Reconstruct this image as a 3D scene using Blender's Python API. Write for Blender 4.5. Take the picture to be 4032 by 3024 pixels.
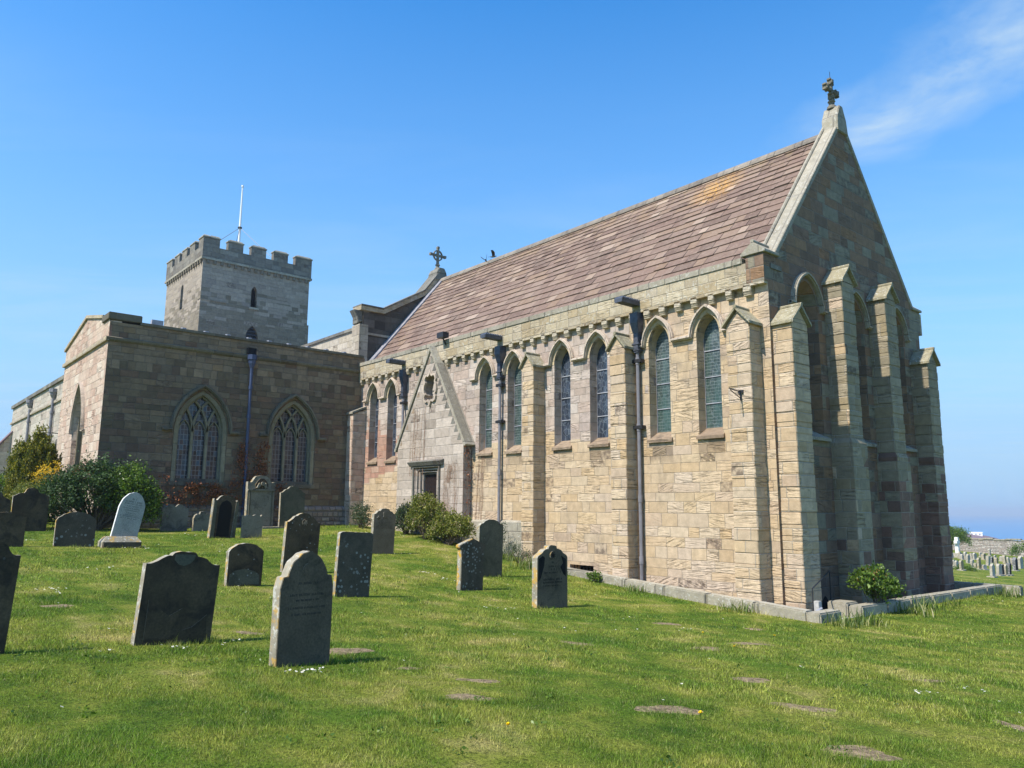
import bpy, math, random
import numpy as np
from mathutils import Vector, Matrix
from mathutils.geometry import tessellate_polygon
R = math.radians
random.seed(7); rng = np.random.default_rng(7)
for o in list(bpy.data.objects): bpy.data.objects.remove(o, do_unlink=True)
scene = bpy.context.scene
COL = scene.collection

# ------------------------------------------------------------------ camera, sky, sun, exposure
YAW, PITCH, ROLL, FPX = 49.746, 9.194, 0.415, 3033.36
CAM = Vector((9.884, -16.569, 1.70))
_y, _p, _r = R(YAW), R(PITCH), R(ROLL)
fw = Vector((-math.sin(_y)*math.cos(_p), math.cos(_y)*math.cos(_p), math.sin(_p)))
rt = Vector((math.cos(_y), math.sin(_y), 0)); up = rt.cross(fw)
r2 = rt*math.cos(_r) + up*math.sin(_r); u2 = -rt*math.sin(_r) + up*math.cos(_r)
cd = bpy.data.cameras.new('camera'); cam = bpy.data.objects.new('camera', cd); COL.objects.link(cam)
cam.matrix_world = Matrix(((r2.x, u2.x, -fw.x, CAM.x), (r2.y, u2.y, -fw.y, CAM.y), (r2.z, u2.z, -fw.z, CAM.z), (0, 0, 0, 1)))
cd.sensor_fit = 'HORIZONTAL'; cd.sensor_width = 36; cd.lens = 36*FPX/4032
cd.clip_start = 0.1; cd.clip_end = 80000
scene.camera = cam
SUN_EL, SUN_AZ = 52.0, 4.0            # azimuth measured west of the south wall's normal
sdir = Vector((-math.sin(R(SUN_AZ))*math.cos(R(SUN_EL)), -math.cos(R(SUN_AZ))*math.cos(R(SUN_EL)), math.sin(R(SUN_EL))))
sl = bpy.data.lights.new('sun', 'SUN'); so = bpy.data.objects.new('sun', sl); COL.objects.link(so)
sl.energy = 5.0; sl.angle = R(0.53); sl.color = (1.0, 0.93, 0.83)
so.rotation_mode = 'QUATERNION'; so.rotation_quaternion = sdir.to_track_quat('Z', 'Y'); so.location = (0, -30, 40)
world = bpy.data.worlds.new('World'); scene.world = world; world.use_nodes = True
scene.view_settings.view_transform = 'Standard'; scene.view_settings.look = 'None'
scene.view_settings.exposure = 0.50; scene.view_settings.gamma = 1
scene.view_settings.use_curve_mapping = False

# ------------------------------------------------------------------ node helpers
class NT:
    def __init__(s, nt): s.nt = nt; s.L = nt.links.new
    def n(s, t, **k):
        x = s.nt.nodes.new(t)
        for a, b in k.items(): setattr(x, a, b)
        return x
    def put(s, sock, v):
        if isinstance(v, (int, float)): sock.default_value = v
        elif isinstance(v, (tuple, list)):
            if len(v) == 3 and len(sock.default_value) == 4: v = tuple(v)+(1,)
            sock.default_value = v
        else: s.L(v, sock)
    def m(s, op, a, b=0.0, c=None, clamp=False):
        x = s.n('ShaderNodeMath', operation=op, use_clamp=clamp)
        s.put(x.inputs[0], a); s.put(x.inputs[1], b)
        if c is not None: s.put(x.inputs[2], c)
        return x.outputs[0]
    def mix(s, f, a, b, blend='MIX'):
        x = s.n('ShaderNodeMix', data_type='RGBA', blend_type=blend)
        s.put(x.inputs[0], f); s.put(x.inputs[6], a); s.put(x.inputs[7], b)
        return x.outputs[2]
    def ramp(s, f, stops, interp='LINEAR'):
        x = s.n('ShaderNodeValToRGB'); cr = x.color_ramp; cr.interpolation = interp
        while len(cr.elements) < len(stops): cr.elements.new(0.5)
        for e, (p, c) in zip(cr.elements, stops):
            e.position = p; e.color = (c, c, c, 1) if isinstance(c, (int, float)) else tuple(c)+(1,)
        s.put(x.inputs[0], f); return x.outputs[0]
    def noise(s, vec, scale, detail=3, rough=0.55, dist=0.0, out=0):
        x = s.n('ShaderNodeTexNoise'); s.put(x.inputs['Vector'], vec)
        x.inputs['Scale'].default_value = scale; x.inputs['Detail'].default_value = detail
        x.inputs['Roughness'].default_value = rough; x.inputs['Distortion'].default_value = dist
        return x.outputs[out]
    def vor(s, vec, scale, feature='F1', out='Distance', rnd=1.0):
        x = s.n('ShaderNodeTexVoronoi', feature=feature); s.put(x.inputs['Vector'], vec)
        x.inputs['Scale'].default_value = scale; x.inputs['Randomness'].default_value = rnd
        return x.outputs[out]
    def xyz(s, v):
        x = s.n('ShaderNodeSeparateXYZ'); s.L(v, x.inputs[0]); return x.outputs
    def comb(s, a, b, c):
        x = s.n('ShaderNodeCombineXYZ')
        for i, v in enumerate((a, b, c)): s.put(x.inputs[i], v)
        return x.outputs[0]
    def scalev(s, v, sc):
        x = s.n('ShaderNodeVectorMath', operation='MULTIPLY'); s.L(v, x.inputs[0]); x.inputs[1].default_value = sc
        return x.outputs[0]
    def bump(s, h, strength, dist, normal=None):
        x = s.n('ShaderNodeBump'); x.inputs['Strength'].default_value = strength; x.inputs['Distance'].default_value = dist
        s.L(h, x.inputs['Height'])
        if normal is not None: s.L(normal, x.inputs['Normal'])
        return x.outputs[0]
    def white(s, vec, out='Value'):
        x = s.n('ShaderNodeTexWhiteNoise', noise_dimensions='3D'); s.L(vec, x.inputs['Vector']); return x.outputs[out]
def newmat(name):
    m = bpy.data.materials.new(name); m.use_nodes = True; nt = NT(m.node_tree)
    b = m.node_tree.nodes['Principled BSDF']; b.inputs['Roughness'].default_value = 0.9
    b.inputs['Specular IOR Level'].default_value = 0.25
    return m, nt, b

# world: Nishita sky with thin cirrus streaks laid on direction
w = NT(world.node_tree); world.node_tree.nodes.clear()
sky = w.n('ShaderNodeTexSky', sky_type='NISHITA', sun_disc=False, sun_elevation=R(SUN_EL), sun_rotation=math.pi+R(SUN_AZ),
          altitude=0, air_density=1.0, dust_density=0.35, ozone_density=3.0)
tc = w.n('ShaderNodeTexCoord'); D = tc.outputs['Generated']
dx, dy, dz = w.xyz(D)
inv = w.m('DIVIDE', 1.0, w.m('MAXIMUM', dz, 0.04))
px = w.m('MULTIPLY', dx, inv); py = w.m('MULTIPLY', dy, inv)
plane = w.comb(px, py, 0.0)
A_, B_ = Vector((-0.3925, 1.7467)), Vector((-1.0428, 2.0560))   # ends of the cirrus streak on the sky plane
ab = (B_-A_).normalized(); nn = Vector((-ab.y, ab.x)); LEN = (B_-A_).length
wob = w.m('MULTIPLY', w.m('SUBTRACT', w.noise(plane, 2.2, 5, 0.62), 0.5), 0.40)
rx = w.m('SUBTRACT', px, A_.x); ry = w.m('SUBTRACT', py, A_.y)
al = w.m('DIVIDE', w.m('ADD', w.m('MULTIPLY', rx, ab.x), w.m('MULTIPLY', ry, ab.y)), LEN)
ac = w.m('ADD', w.m('ADD', w.m('MULTIPLY', rx, nn.x), w.m('MULTIPLY', ry, nn.y)), wob)
band = w.m('SUBTRACT', 1.0, w.m('DIVIDE', w.m('ABSOLUTE', ac), 0.27), clamp=True)
band = w.m('MULTIPLY', band, w.ramp(al, [(0.0, 1.0), (0.75, 0.9), (1.12, 0.0)]))
streak = w.noise(w.scalev(plane, (1.0, 1.0, 1.0)), 3.0, 6, 0.65, 0.4)
band = w.m('MULTIPLY', band, w.ramp(streak, [(0.34, 0.12), (0.66, 1.0)]))
cir = w.ramp(w.noise(w.comb(w.m('MULTIPLY', w.m('ADD', px, py), 0.35), w.m('MULTIPLY', w.m('SUBTRACT', py, px), 1.2), 0.3), 1.1, 7, 0.62, 0.6), [(0.46, 0.0), (0.78, 0.6)])
low = w.ramp(dz, [(0.0, 0.75), (0.22, 0.6), (0.5, 0.0)])
cloud = w.m('MAXIMUM', w.m('MULTIPLY', band, 1.1, clamp=True), w.m('MULTIPLY', cir, low))
hs = w.n('ShaderNodeHueSaturation'); hs.inputs['Saturation'].default_value = 1.36; hs.inputs['Value'].default_value = 1.33
w.L(sky.outputs[0], hs.inputs['Color'])
hazy = w.ramp(dz, [(0.0, 1.0), (.10, .90), (.22, .60), (.38, .30), (.62, 0.0)])
skycol = w.mix(hazy, hs.outputs[0], (1.75, 2.95, 4.4))
skycol = w.mix(w.m('MULTIPLY', cloud, .85), skycol, (2.9, 3.7, 4.4))
bg = w.n('ShaderNodeBackground'); w.L(skycol, bg.inputs['Color']); bg.inputs['Strength'].default_value = 0.15
wo = w.n('ShaderNodeOutputWorld'); w.L(bg.outputs[0], wo.inputs['Surface'])

# ------------------------------------------------------------------ ground height
CP = np.array([(9.9,-16.6,.10),(6,-12,-.02),(14,-10,-.2),(1.3,-.85,-.62),(1.3,4,-.64),(1.3,9,-.66),(1.4,12,-.85),(-4.65,-.85,-.27),(-7.8,-.85,.03),(-10,-.8,.28),(-13,-.9,.62),(-16.5,-.6,.86),(-19.8,-.3,.97),(-19.8,-8,.9),
(-19.8,-10.3,.95),(-27,-12,1.2),(-40,-14,1.5),(-60,-20,1.8),(1.5,-12.8,0.0),(-2,-5.5,-.3),(5,-3,-.55),(10,0,-.75),(6,8,-.8),(8,20,-1.35),(-1.7,19.6,-1.7),(-6.8,35.8,-2.5),(-12.9,54.9,-3.2),(-19,73.9,-4.0),(3,52,-3.2),(5,70,-4.0),(-5,14,-.7),(-20,16,.2),(-40,20,.5),(-60,30,1),
(20,25,-1.8),(20,5,-1.1),(20,-20,-.1),(0,-25,.6),(-20,-25,1.4),(-50,-40,2),(10,-40,.8),(30,60,-3.5),(-50,60,0),(45,20,-2),(45,-20,-.5),(50,50,-2.8)], float)
def _phi(q): return np.sqrt(q+4.0)
_n = len(CP); _P = CP[:, :2]
_K = -_phi(((_P[:, None]-_P[None])**2).sum(-1))+np.eye(_n)*-0.02
_A = np.zeros((_n+3, _n+3)); _A[:_n, :_n] = _K; _A[:_n, _n] = 1; _A[:_n, _n+1:] = _P; _A[_n, :_n] = 1; _A[_n+1:, :_n] = _P.T
_W = np.linalg.solve(_A, np.r_[CP[:, 2], 0, 0, 0])
def ground(x, y):
    x = np.asarray(x, float); y = np.asarray(y, float); sh = np.broadcast(x, y).shape
    x = np.broadcast_to(x, sh).ravel(); y = np.broadcast_to(y, sh).ravel()
    z = np.zeros_like(x)
    for i in range(0, len(x), 200000):
        a, b = x[i:i+200000], y[i:i+200000]
        d = (a[:, None]-CP[:, 0])**2+(b[:, None]-CP[:, 1])**2
        z[i:i+200000] = -(_phi(d)@_W[:-3])+_W[-3]+_W[-2]*a+_W[-1]*b
    return z.reshape(sh)
def wig(x, y): return np.where(np.hypot(x+20, y) < 60, .012*np.sin(x*2.1+np.sin(y*1.3)*1.5)*np.cos(y*1.7), 0)
def G(x, y): return float(ground(x, y)+wig(x, y))

# ------------------------------------------------------------------ mesh helpers
class MB:
    def __init__(s): s.v = []; s.f = []; s.c = []
    def add(s, vs, fs, c=None):
        k = len(s.v); s.v += [tuple(p) for p in vs]; s.f += [tuple(i+k for i in f) for f in fs]
        s.c += [c if c is not None else random.random()]*len(fs)
    def box(s, x0, x1, y0, y1, z0, z1, c=None):
        s.add([(x0,y0,z0),(x1,y0,z0),(x1,y1,z0),(x0,y1,z0),(x0,y0,z1),(x1,y0,z1),(x1,y1,z1),(x0,y1,z1)],
              [(0,3,2,1),(4,5,6,7),(0,1,5,4),(1,2,6,5),(2,3,7,6),(3,0,4,7)], c)
    def hexa(s, p, c=None):  # 8 points, bottom ring then top ring
        s.add(p, [(0,3,2,1),(4,5,6,7),(0,1,5,4),(1,2,6,5),(2,3,7,6),(3,0,4,7)], c)
    def prism(s, poly, fn, a, b, c=None, caps=True):  # poly of (u,v); fn(u,v,d) -> xyz
        n = len(poly); vs = [fn(u, v, a) for u, v in poly]+[fn(u, v, b) for u, v in poly]
        fs = [(i, (i+1) % n, n+(i+1) % n, n+i) for i in range(n)]
        if caps:
            t = tessellate_polygon([[Vector((u, v, 0)) for u, v in poly]])
            fs += [tuple(q) for q in t]+[tuple(n+i for i in q[::-1]) for q in t]
        s.add(vs, fs, c)
    def sheet(s, outer, holes, fn, d, c=None):        # flat face with holes
        loops = [outer]+holes
        t = tessellate_polygon([[Vector((u, v, 0)) for u, v in l] for l in loops])
        flat = [p for l in loops for p in l]
        s.add([fn(u, v, d) for u, v in flat], [tuple(q) for q in t], c)
    def band(s, p0, p1, closed=False, c=None):        # strip between two point lists
        n = len(p0); s.add(list(p0)+list(p1), [(i, (i+1) % n, n+(i+1) % n, n+i) for i in range(n if closed else n-1)], c)
    def tube(s, pts, r, seg=8, cap=True, c=None):
        pts = [Vector(p) for p in pts]; rs = r if isinstance(r, (list, tuple)) else [r]*len(pts)
        vs = []; pn = None
        for i, p in enumerate(pts):
            t = (pts[min(i+1, len(pts)-1)]-pts[max(i-1, 0)]).normalized()
            if pn is None: pn = t.orthogonal().normalized()
            else: pn = (pn-t*pn.dot(t)).normalized()
            b = t.cross(pn)
            for k in range(seg):
                a = 2*math.pi*k/seg+math.pi/seg; vs.append(p+(pn*math.cos(a)+b*math.sin(a))*rs[i])
        fs = [(i*seg+k, i*seg+(k+1) % seg, (i+1)*seg+(k+1) % seg, (i+1)*seg+k) for i in range(len(pts)-1) for k in range(seg)]
        if cap: fs += [tuple(range(seg))[::-1], tuple((len(pts)-1)*seg+k for k in range(seg))]
        s.add(vs, fs, c)
    def bar(s, pts, fn, w, d0, d1, closed=False, c=None):   # rectangular section swept along a 2d polyline
        n = len(pts); P = [Vector(p) for p in pts]; L_, R_ = [], []
        for i in range(n):
            a = P[(i-1) % n] if (closed or i) else P[i]; b = P[(i+1) % n] if (closed or i < n-1) else P[i]
            t = (b-a).normalized(); q = Vector((-t.y, t.x))*w/2
            L_.append(P[i]+q); R_.append(P[i]-q)
        ring = [[fn(p.x, p.y, d) for p in l] for l, d in ((L_, d0), (R_, d0), (R_, d1), (L_, d1))]
        for k in range(4): s.band(ring[k], ring[(k+1) % 4], closed, c)
        if not closed:
            for e in (0, -1): s.add([ring[k][e] for k in range(4)], [(0, 1, 2, 3)], c)
    def build(s, name, mat, parent=None, smooth=False, bevel=0, link=True):
        me = bpy.data.meshes.new(name); me.from_pydata(s.v, [], s.f); me.update()
        at = me.attributes.new('rnd', 'FLOAT', 'FACE'); at.data.foreach_set('value', np.array(s.c, np.float32))
        me.materials.append(mat)
        if smooth: me.polygons.foreach_set('use_smooth', [True]*len(me.polygons))
        o = bpy.data.objects.new(name, me)
        if link: COL.objects.link(o)
        if parent is not None: o.parent = parent
        if bevel:
            import bmesh
            bm = bmesh.new(); bm.from_mesh(me); bmesh.ops.remove_doubles(bm, verts=bm.verts, dist=1e-5)
            bmesh.ops.recalc_face_normals(bm, faces=bm.faces)
            es = [e for e in bm.edges if len(e.link_faces) == 2 and e.calc_face_angle(0) > 0.5]
            bmesh.ops.bevel(bm, geom=es, offset=bevel, segments=2, affect='EDGES', clamp_overlap=True)
            bm.to_mesh(me); bm.free()
        return o
def fastmesh(name, V, F, mat, parent=None, rnd=None, smooth=False):   # V (n,3), F (m,k) same k
    me = bpy.data.meshes.new(name); n, m, k = len(V), len(F), F.shape[1]
    me.vertices.add(n); me.vertices.foreach_set('co', np.asarray(V, np.float32).ravel())
    me.loops.add(m*k); me.loops.foreach_set('vertex_index', np.asarray(F, np.int32).ravel())
    me.polygons.add(m); me.polygons.foreach_set('loop_start', np.arange(0, m*k, k, dtype=np.int32))
    me.polygons.foreach_set('loop_total', np.full(m, k, np.int32))
    if rnd is not None:
        at = me.attributes.new('rnd', 'FLOAT', 'FACE'); at.data.foreach_set('value', np.asarray(rnd, np.float32))
    if smooth: me.polygons.foreach_set('use_smooth', np.ones(m, bool))
    me.materials.append(mat); me.update(); me.validate()
    o = bpy.data.objects.new(name, me); COL.objects.link(o)
    if parent is not None: o.parent = parent
    return o
def empty(name, loc=(0, 0, 0), rz=0):
    o = bpy.data.objects.new(name, None); COL.objects.link(o); o.location = loc; o.rotation_euler = (0, 0, rz); return o
def tag(o, label=None, cat=None, group=None, kind=None):
    for k, v in (('label', label), ('category', cat), ('group', group), ('kind', kind)):
        if v: o[k] = v
    return o
def dup(o, parent=None):
    c = o.copy(); COL.objects.link(c); c.parent = parent
    for ch in [q for q in bpy.data.objects if q.parent == o]: dup(ch, c)
    return c
def arch(uc, half, zs, za, n=9):     # pointed arch from left springing to right springing
    h = za-zs; c = (h*h-half*half)/(2*half); Rr = c+half
    pts = []
    a1 = math.atan2(h, c)            # angle at apex for left arc centred (c, 0)
    for i in range(n+1):
        a = a1*i/n; pts.append((uc+c-Rr*math.cos(a), zs+Rr*math.sin(a)))
    return pts+[(2*uc-x, z) for x, z in pts[-2::-1]]
def opening(uc, half, z0, zs, za, n=9): return [(uc-half, z0)]+arch(uc, half, zs, za, n)+[(uc+half, z0)]
fS = lambda y0: (lambda u, z, d: (u, y0+d, z))      # face looking south; d inwards
fE = lambda x0: (lambda u, z, d: (x0-d, u, z))      # face looking east; d inwards

# ------------------------------------------------------------------ materials
def ashlar(nt, H, W, seed=0.0, joint=0.009, rough=0.5):
    P = nt.n('ShaderNodeTexCoord').outputs['Object']
    N = nt.n('ShaderNodeNewGeometry').outputs['True Normal']
    x, y, z = nt.xyz(P); nx, ny, nz = nt.xyz(N)
    isx = nt.m('GREATER_THAN', nt.m('ABSOLUTE', nx), nt.m('ABSOLUTE', ny))
    u = nt.m('ADD', nt.m('ADD', nt.m('MULTIPLY', y, isx), nt.m('MULTIPLY', x, nt.m('SUBTRACT', 1.0, isx))), nt.m('MULTIPLY', isx, 37.3))
    wobble = nt.m('MULTIPLY', nt.m('SUBTRACT', nt.noise(P, 2.2, 2), 0.5), 0.05*rough)
    zz = nt.m('ADD', nt.m('ADD', z, wobble), nt.m('ADD', nt.m('MULTIPLY', nt.m('SINE', nt.m('MULTIPLY', z, 2.3)), 0.055), nt.m('MULTIPLY', nt.m('SINE', nt.m('MULTIPLY', z, 6.1)), 0.028)))
    v = nt.m('DIVIDE', nt.m('ADD', zz, 50.0), H)
    row = nt.m('FLOOR', v); fr = nt.m('FRACT', v)
    wn = nt.n('ShaderNodeTexWhiteNoise', noise_dimensions='3D'); nt.L(nt.comb(row, isx, seed), wn.inputs['Vector'])
    r1, r2_, _ = nt.xyz(wn.outputs['Color'])
    wr = nt.m('MULTIPLY', nt.m('ADD', nt.m('MULTIPLY', r1, 0.75), 0.68), W)
    uu = nt.m('ADD', nt.m('DIVIDE', nt.m('ADD', u, wobble), wr), nt.m('MULTIPLY', r2_, 17.0))
    c = nt.m('FLOOR', uu); f = nt.m('FRACT', uu)
    j0 = nt.m('MULTIPLY', nt.white(nt.comb(c, row, seed+3)), 0.45)
    j1 = nt.m('MULTIPLY', nt.white(nt.comb(nt.m('ADD', c, 1.0), row, seed+3)), 0.45)
    less = nt.m('LESS_THAN', f, j0); cid = nt.m('SUBTRACT', c, less)
    d1 = nt.m('ABSOLUTE', nt.m('SUBTRACT', f, j0)); d2 = nt.m('ADD', nt.m('SUBTRACT', 1.0, f), j1)
    du = nt.m('MULTIPLY', nt.m('MINIMUM', d1, d2), wr)
    dv = nt.m('MULTIPLY', nt.m('MINIMUM', fr, nt.m('SUBTRACT', 1.0, fr)), H)
    dm = nt.m('ADD', nt.m('MINIMUM', du, dv), nt.m('MULTIPLY', nt.m('SUBTRACT', nt.noise(P, 18, 3), 0.5), 0.018*rough))
    mor = nt.m('SUBTRACT', 1.0, nt.m('DIVIDE', nt.m('SUBTRACT', dm, joint*0.5), joint), clamp=True)
    cell = nt.comb(cid, row, nt.m('ADD', seed+7.0, isx))
    wc = nt.n('ShaderNodeTexWhiteNoise', noise_dimensions='3D'); nt.L(cell, wc.inputs['Vector'])
    a, b, cc = nt.xyz(wc.outputs['Color'])
    return dict(P=P, x=x, y=y, z=z, u=u, isx=isx, r=a, r2=b, r3=cc, mortar=mor, d=dm, N=N)
def zonefac(nt, S, zone):
    f = None
    for ax, a, b in zone:           # linear 0..1 from a to b along an axis, product of terms
        t = nt.m('DIVIDE', nt.m('SUBTRACT', S[ax], a), b-a, clamp=True)
        f = t if f is None else nt.m('MULTIPLY', f, t)
    return f
def mat_stone(name, A, B=None, zone=None, H=.29, W=.62, mortar=(.5, .44, .34), mortarA=1.0, erosion=1.0, stain=0.5, lichen=0.0, joint=.009, seed=1.0, scalebump=1.0, C=None, zoneC=None, sills=None):
    m, nt, b = newmat(name); S = ashlar(nt, H, W, seed, joint)
    st = lambda pal: [(i/(max(1, len(pal)-1)), c) for i, c in enumerate(pal)]
    col = nt.ramp(S['r'], st(A))
    if B:
        sel = nt.m('LESS_THAN', nt.m('ADD', nt.m('MULTIPLY', S['r2'], 0.8), 0.1), zonefac(nt, S, zone))
        col = nt.mix(sel, col, nt.ramp(S['r'], st(B)))
    if C:
        sel = nt.m('LESS_THAN', nt.m('ADD', nt.m('MULTIPLY', S['r3'], 0.8), 0.1), zonefac(nt, S, zoneC))
        col = nt.mix(sel, col, nt.ramp(S['r'], st(C)))
    P = S['P']
    br = nt.m('ADD', 0.75, nt.m('MULTIPLY', S['r3'], 0.22))
    mott = nt.ramp(nt.noise(P, 5.5, 5, 0.65), [(0.3, 0.80), (0.7, 1.16)])
    fine = nt.ramp(nt.noise(P, 42, 3, 0.6), [(0.3, 0.86), (0.7, 1.12)])
    col = nt.mix(1.0, col, nt.comb(br, br, br), 'MULTIPLY')
    col = nt.mix(1.0, col, mott, 'MULTIPLY'); col = nt.mix(0.8, col, fine, 'MULTIPLY')
    # bedding: per-stone laminated weathering
    bed = nt.n('ShaderNodeVectorRotate', rotation_type='EULER_XYZ')
    nt.L(P, bed.inputs['Vector'])
    ang = nt.m('MULTIPLY', nt.m('MULTIPLY', nt.m('SUBTRACT', S['r2'], 0.5), nt.m('GREATER_THAN', S['r'], .6)), .9)
    nt.L(nt.comb(nt.m('MULTIPLY', ang, S['isx']), nt.m('MULTIPLY', ang, nt.m('SUBTRACT', 1.0, S['isx'])), 0.0), bed.inputs['Rotation'])
    off = nt.n('ShaderNodeVectorMath', operation='ADD'); nt.L(bed.outputs[0], off.inputs[0]); nt.L(nt.comb(nt.m('MULTIPLY', S['r3'], 31.0), 0.0, nt.m('MULTIPLY', S['r'], 47.0)), off.inputs[1])
    lam = nt.noise(nt.scalev(off.outputs[0], (2.6, 2.6, 23.0)), 1.0, 4, 0.62, 0.8)
    lamr = nt.ramp(lam, [(0.36, 0.0), (0.47, 0.75), (0.60, 1.0)])
    amt = nt.m('MULTIPLY', nt.ramp(S['r3'], [(0.45, 0.05), (0.85, 1.0)]), erosion)
    rel = nt.m('MULTIPLY', lamr, amt)
    groove = nt.m('MULTIPLY', nt.m('MULTIPLY', nt.ramp(lam, [(0.37, 1.0), (0.42, 0.0)]), amt), 0.55)
    col = nt.mix(groove, col, (.10, .075, .05))
    # stains with shapes of their own
    if stain:
        sn = nt.noise(nt.scalev(P, (1.6, 1.6, 0.55)), 1.0, 6, 0.68, 0.5)
        col = nt.mix(nt.m('MULTIPLY', nt.ramp(sn, [(0.55, 0.0), (0.78, 1.0)]), stain), col, (.055, .048, .042))
        dk = nt.m('MULTIPLY', nt.m('LESS_THAN', S['r2'], 0.06*stain+0.01), nt.ramp(nt.noise(P, 7, 3), [(0.4, 0.0), (0.6, 0.7)]))
        col = nt.mix(dk, col, (.09, .065, .05))
    if lichen:
        ln = nt.noise(P, 16, 4, 0.7); l2 = nt.noise(P, 1.1, 2)
        col = nt.mix(nt.m('MULTIPLY', nt.m('MULTIPLY', nt.ramp(ln, [(0.56, 0.0), (0.62, 1.0)]), nt.ramp(l2, [(0.35, 0.2), (0.65, 1.0)])), lichen), col, (.50, .50, .44))
        ln3 = nt.noise(P, 9, 4, 0.7, 0, 0); col = nt.mix(nt.m('MULTIPLY', nt.ramp(ln3, [(0.60, 0.0), (0.70, 1.0)]), lichen*0.5), col, (.30, .26, .10))
    col = nt.mix(nt.m('MULTIPLY', S['mortar'], mortarA), col, nt.mix(nt.noise(P, 3, 3), mortar, tuple(v*0.72 for v in mortar)))
    if sills:
        f = None
        for cx_ in sills:
            q = nt.m('LESS_THAN', nt.m('ABSOLUTE', nt.m('SUBTRACT', S['x'], cx_)), .40); f = q if f is None else nt.m('MAXIMUM', f, q)
        zz_ = nt.ramp(nt.m('ADD', nt.m('SUBTRACT', S['z'], 2.6), nt.m('MULTIPLY', nt.m('SUBTRACT', nt.noise(P, 3, 3), .5), .5)), [(.30, 0.0), (.62, 1.0), (.98, 1.0)])
        f = nt.m('MULTIPLY', nt.m('MULTIPLY', f, zz_), nt.m('LESS_THAN', S['z'], 3.6)); f = nt.m('MULTIPLY', f, nt.ramp(S['r2'], [(.2, .1), (.7, .62)]))
        col = nt.mix(f, col, (.13, .095, .065))
        g_ = nt.ramp(nt.noise(nt.scalev(P, (.9, .9, 1.3)), 1.0, 5, .7, .4), [(.48, 0.0), (.66, .5)]); up_ = nt.m('MULTIPLY', nt.m('SUBTRACT', S['z'], 3.6), .6, clamp=True)
        col = nt.mix(nt.m('MULTIPLY', g_, up_), col, (.20, .17, .14))
    nt.L(col, b.inputs['Base Color'])
    h = nt.m('ADD', nt.m('MULTIPLY', rel, 0.9), nt.m('MULTIPLY', nt.noise(P, 26, 5, 0.7), 0.45))
    h = nt.m('ADD', h, nt.m('MULTIPLY', nt.m('SUBTRACT', S['r'], 0.5), 0.9))
    h = nt.m('SUBTRACT', h, nt.m('MULTIPLY', S['mortar'], .7))
    nt.L(nt.bump(h, 1.0, 0.022*scalebump), b.inputs['Normal'])
    b.inputs['Roughness'].default_value = 0.93
    return m
CREAM = [(0.552,0.408,0.251), (0.601,0.464,0.308), (0.543,0.389,0.222), (0.620,0.492,0.341), (0.571,0.426,0.255), (0.592,0.474,0.350), (0.523,0.389,0.261)]
PINKG = [(.52,.42,.34), (.58,.49,.41), (.46,.36,.29), (.55,.43,.35), (.60,.52,.44), (.44,.35,.30)]
RED   = [(.42,.22,.15), (.52,.33,.24), (.46,.26,.19), (.55,.38,.28)]
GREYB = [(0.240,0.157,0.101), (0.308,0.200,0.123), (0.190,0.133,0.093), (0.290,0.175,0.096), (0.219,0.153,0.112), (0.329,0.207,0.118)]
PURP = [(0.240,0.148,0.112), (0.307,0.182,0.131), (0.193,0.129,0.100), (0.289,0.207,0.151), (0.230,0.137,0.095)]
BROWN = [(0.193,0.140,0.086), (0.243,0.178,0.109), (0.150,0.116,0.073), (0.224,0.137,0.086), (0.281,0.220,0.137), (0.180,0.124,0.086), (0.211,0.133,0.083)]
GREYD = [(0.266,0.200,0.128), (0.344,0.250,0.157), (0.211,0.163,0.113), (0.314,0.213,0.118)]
GREYT = [(0.365,0.308,0.241), (0.415,0.349,0.275), (0.326,0.278,0.224), (0.395,0.331,0.258), (0.306,0.259,0.214)]
M = {}
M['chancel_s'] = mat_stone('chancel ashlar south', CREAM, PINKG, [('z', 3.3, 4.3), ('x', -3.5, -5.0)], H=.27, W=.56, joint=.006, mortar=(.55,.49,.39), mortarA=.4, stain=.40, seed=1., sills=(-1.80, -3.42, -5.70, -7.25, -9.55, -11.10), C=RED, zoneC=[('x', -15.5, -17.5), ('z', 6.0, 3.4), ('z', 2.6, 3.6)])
M['chancel_e'] = mat_stone('chancel ashlar east', GREYB, [(.265,.235,.165),(.30,.265,.19),(.23,.205,.15)], [('x', -1.0, 2.6)], H=.30, W=.66, mortar=(.34,.32,.28), mortarA=.55, stain=.55, seed=2., C=PURP, zoneC=[('z', 5.0, 0.0), ('y', 0.0, 6.5)])  # palette darkened to hold the shade of the east side
M['buttress'] = mat_stone('buttress ashlar', CREAM, [(.35,.295,.195),(.40,.34,.235),(.30,.26,.18),(.37,.295,.175)], [('y', 0.5, 3.5)], H=.295, W=.55, mortar=(.62,.56,.46), mortarA=.55, stain=.3, seed=3., C=PURP, zoneC=[('z', 4.6, 0.0), ('y', 1.5, 7.0)])  # second palette, taken up along y, darkened for the shaded east faces
M['parapet'] = mat_stone('parapet stone', [(.46,.38,.25), (.54,.46,.32), (.42,.33,.20), (.50,.44,.34)], H=.27, W=.55, mortar=(.5,.45,.36), mortarA=.4, stain=.45, lichen=.8, seed=4., erosion=.8)
M['coping'] = mat_stone('coping stone', [(.33,.30,.23), (.39,.355,.275), (.285,.26,.20)], H=3.0, W=.9, mortar=(.25,.23,.2), mortarA=.7, stain=.55, lichen=.8, seed=5., erosion=.25, joint=.012)
M['darkcoping'] = mat_stone('blackened coping stone', [(.14,.13,.11), (.20,.19,.16), (.26,.25,.20)], H=3.0, W=.9, mortar=(.08,.08,.07), mortarA=.7, stain=.6, lichen=.35, seed=6., erosion=.3)
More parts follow.
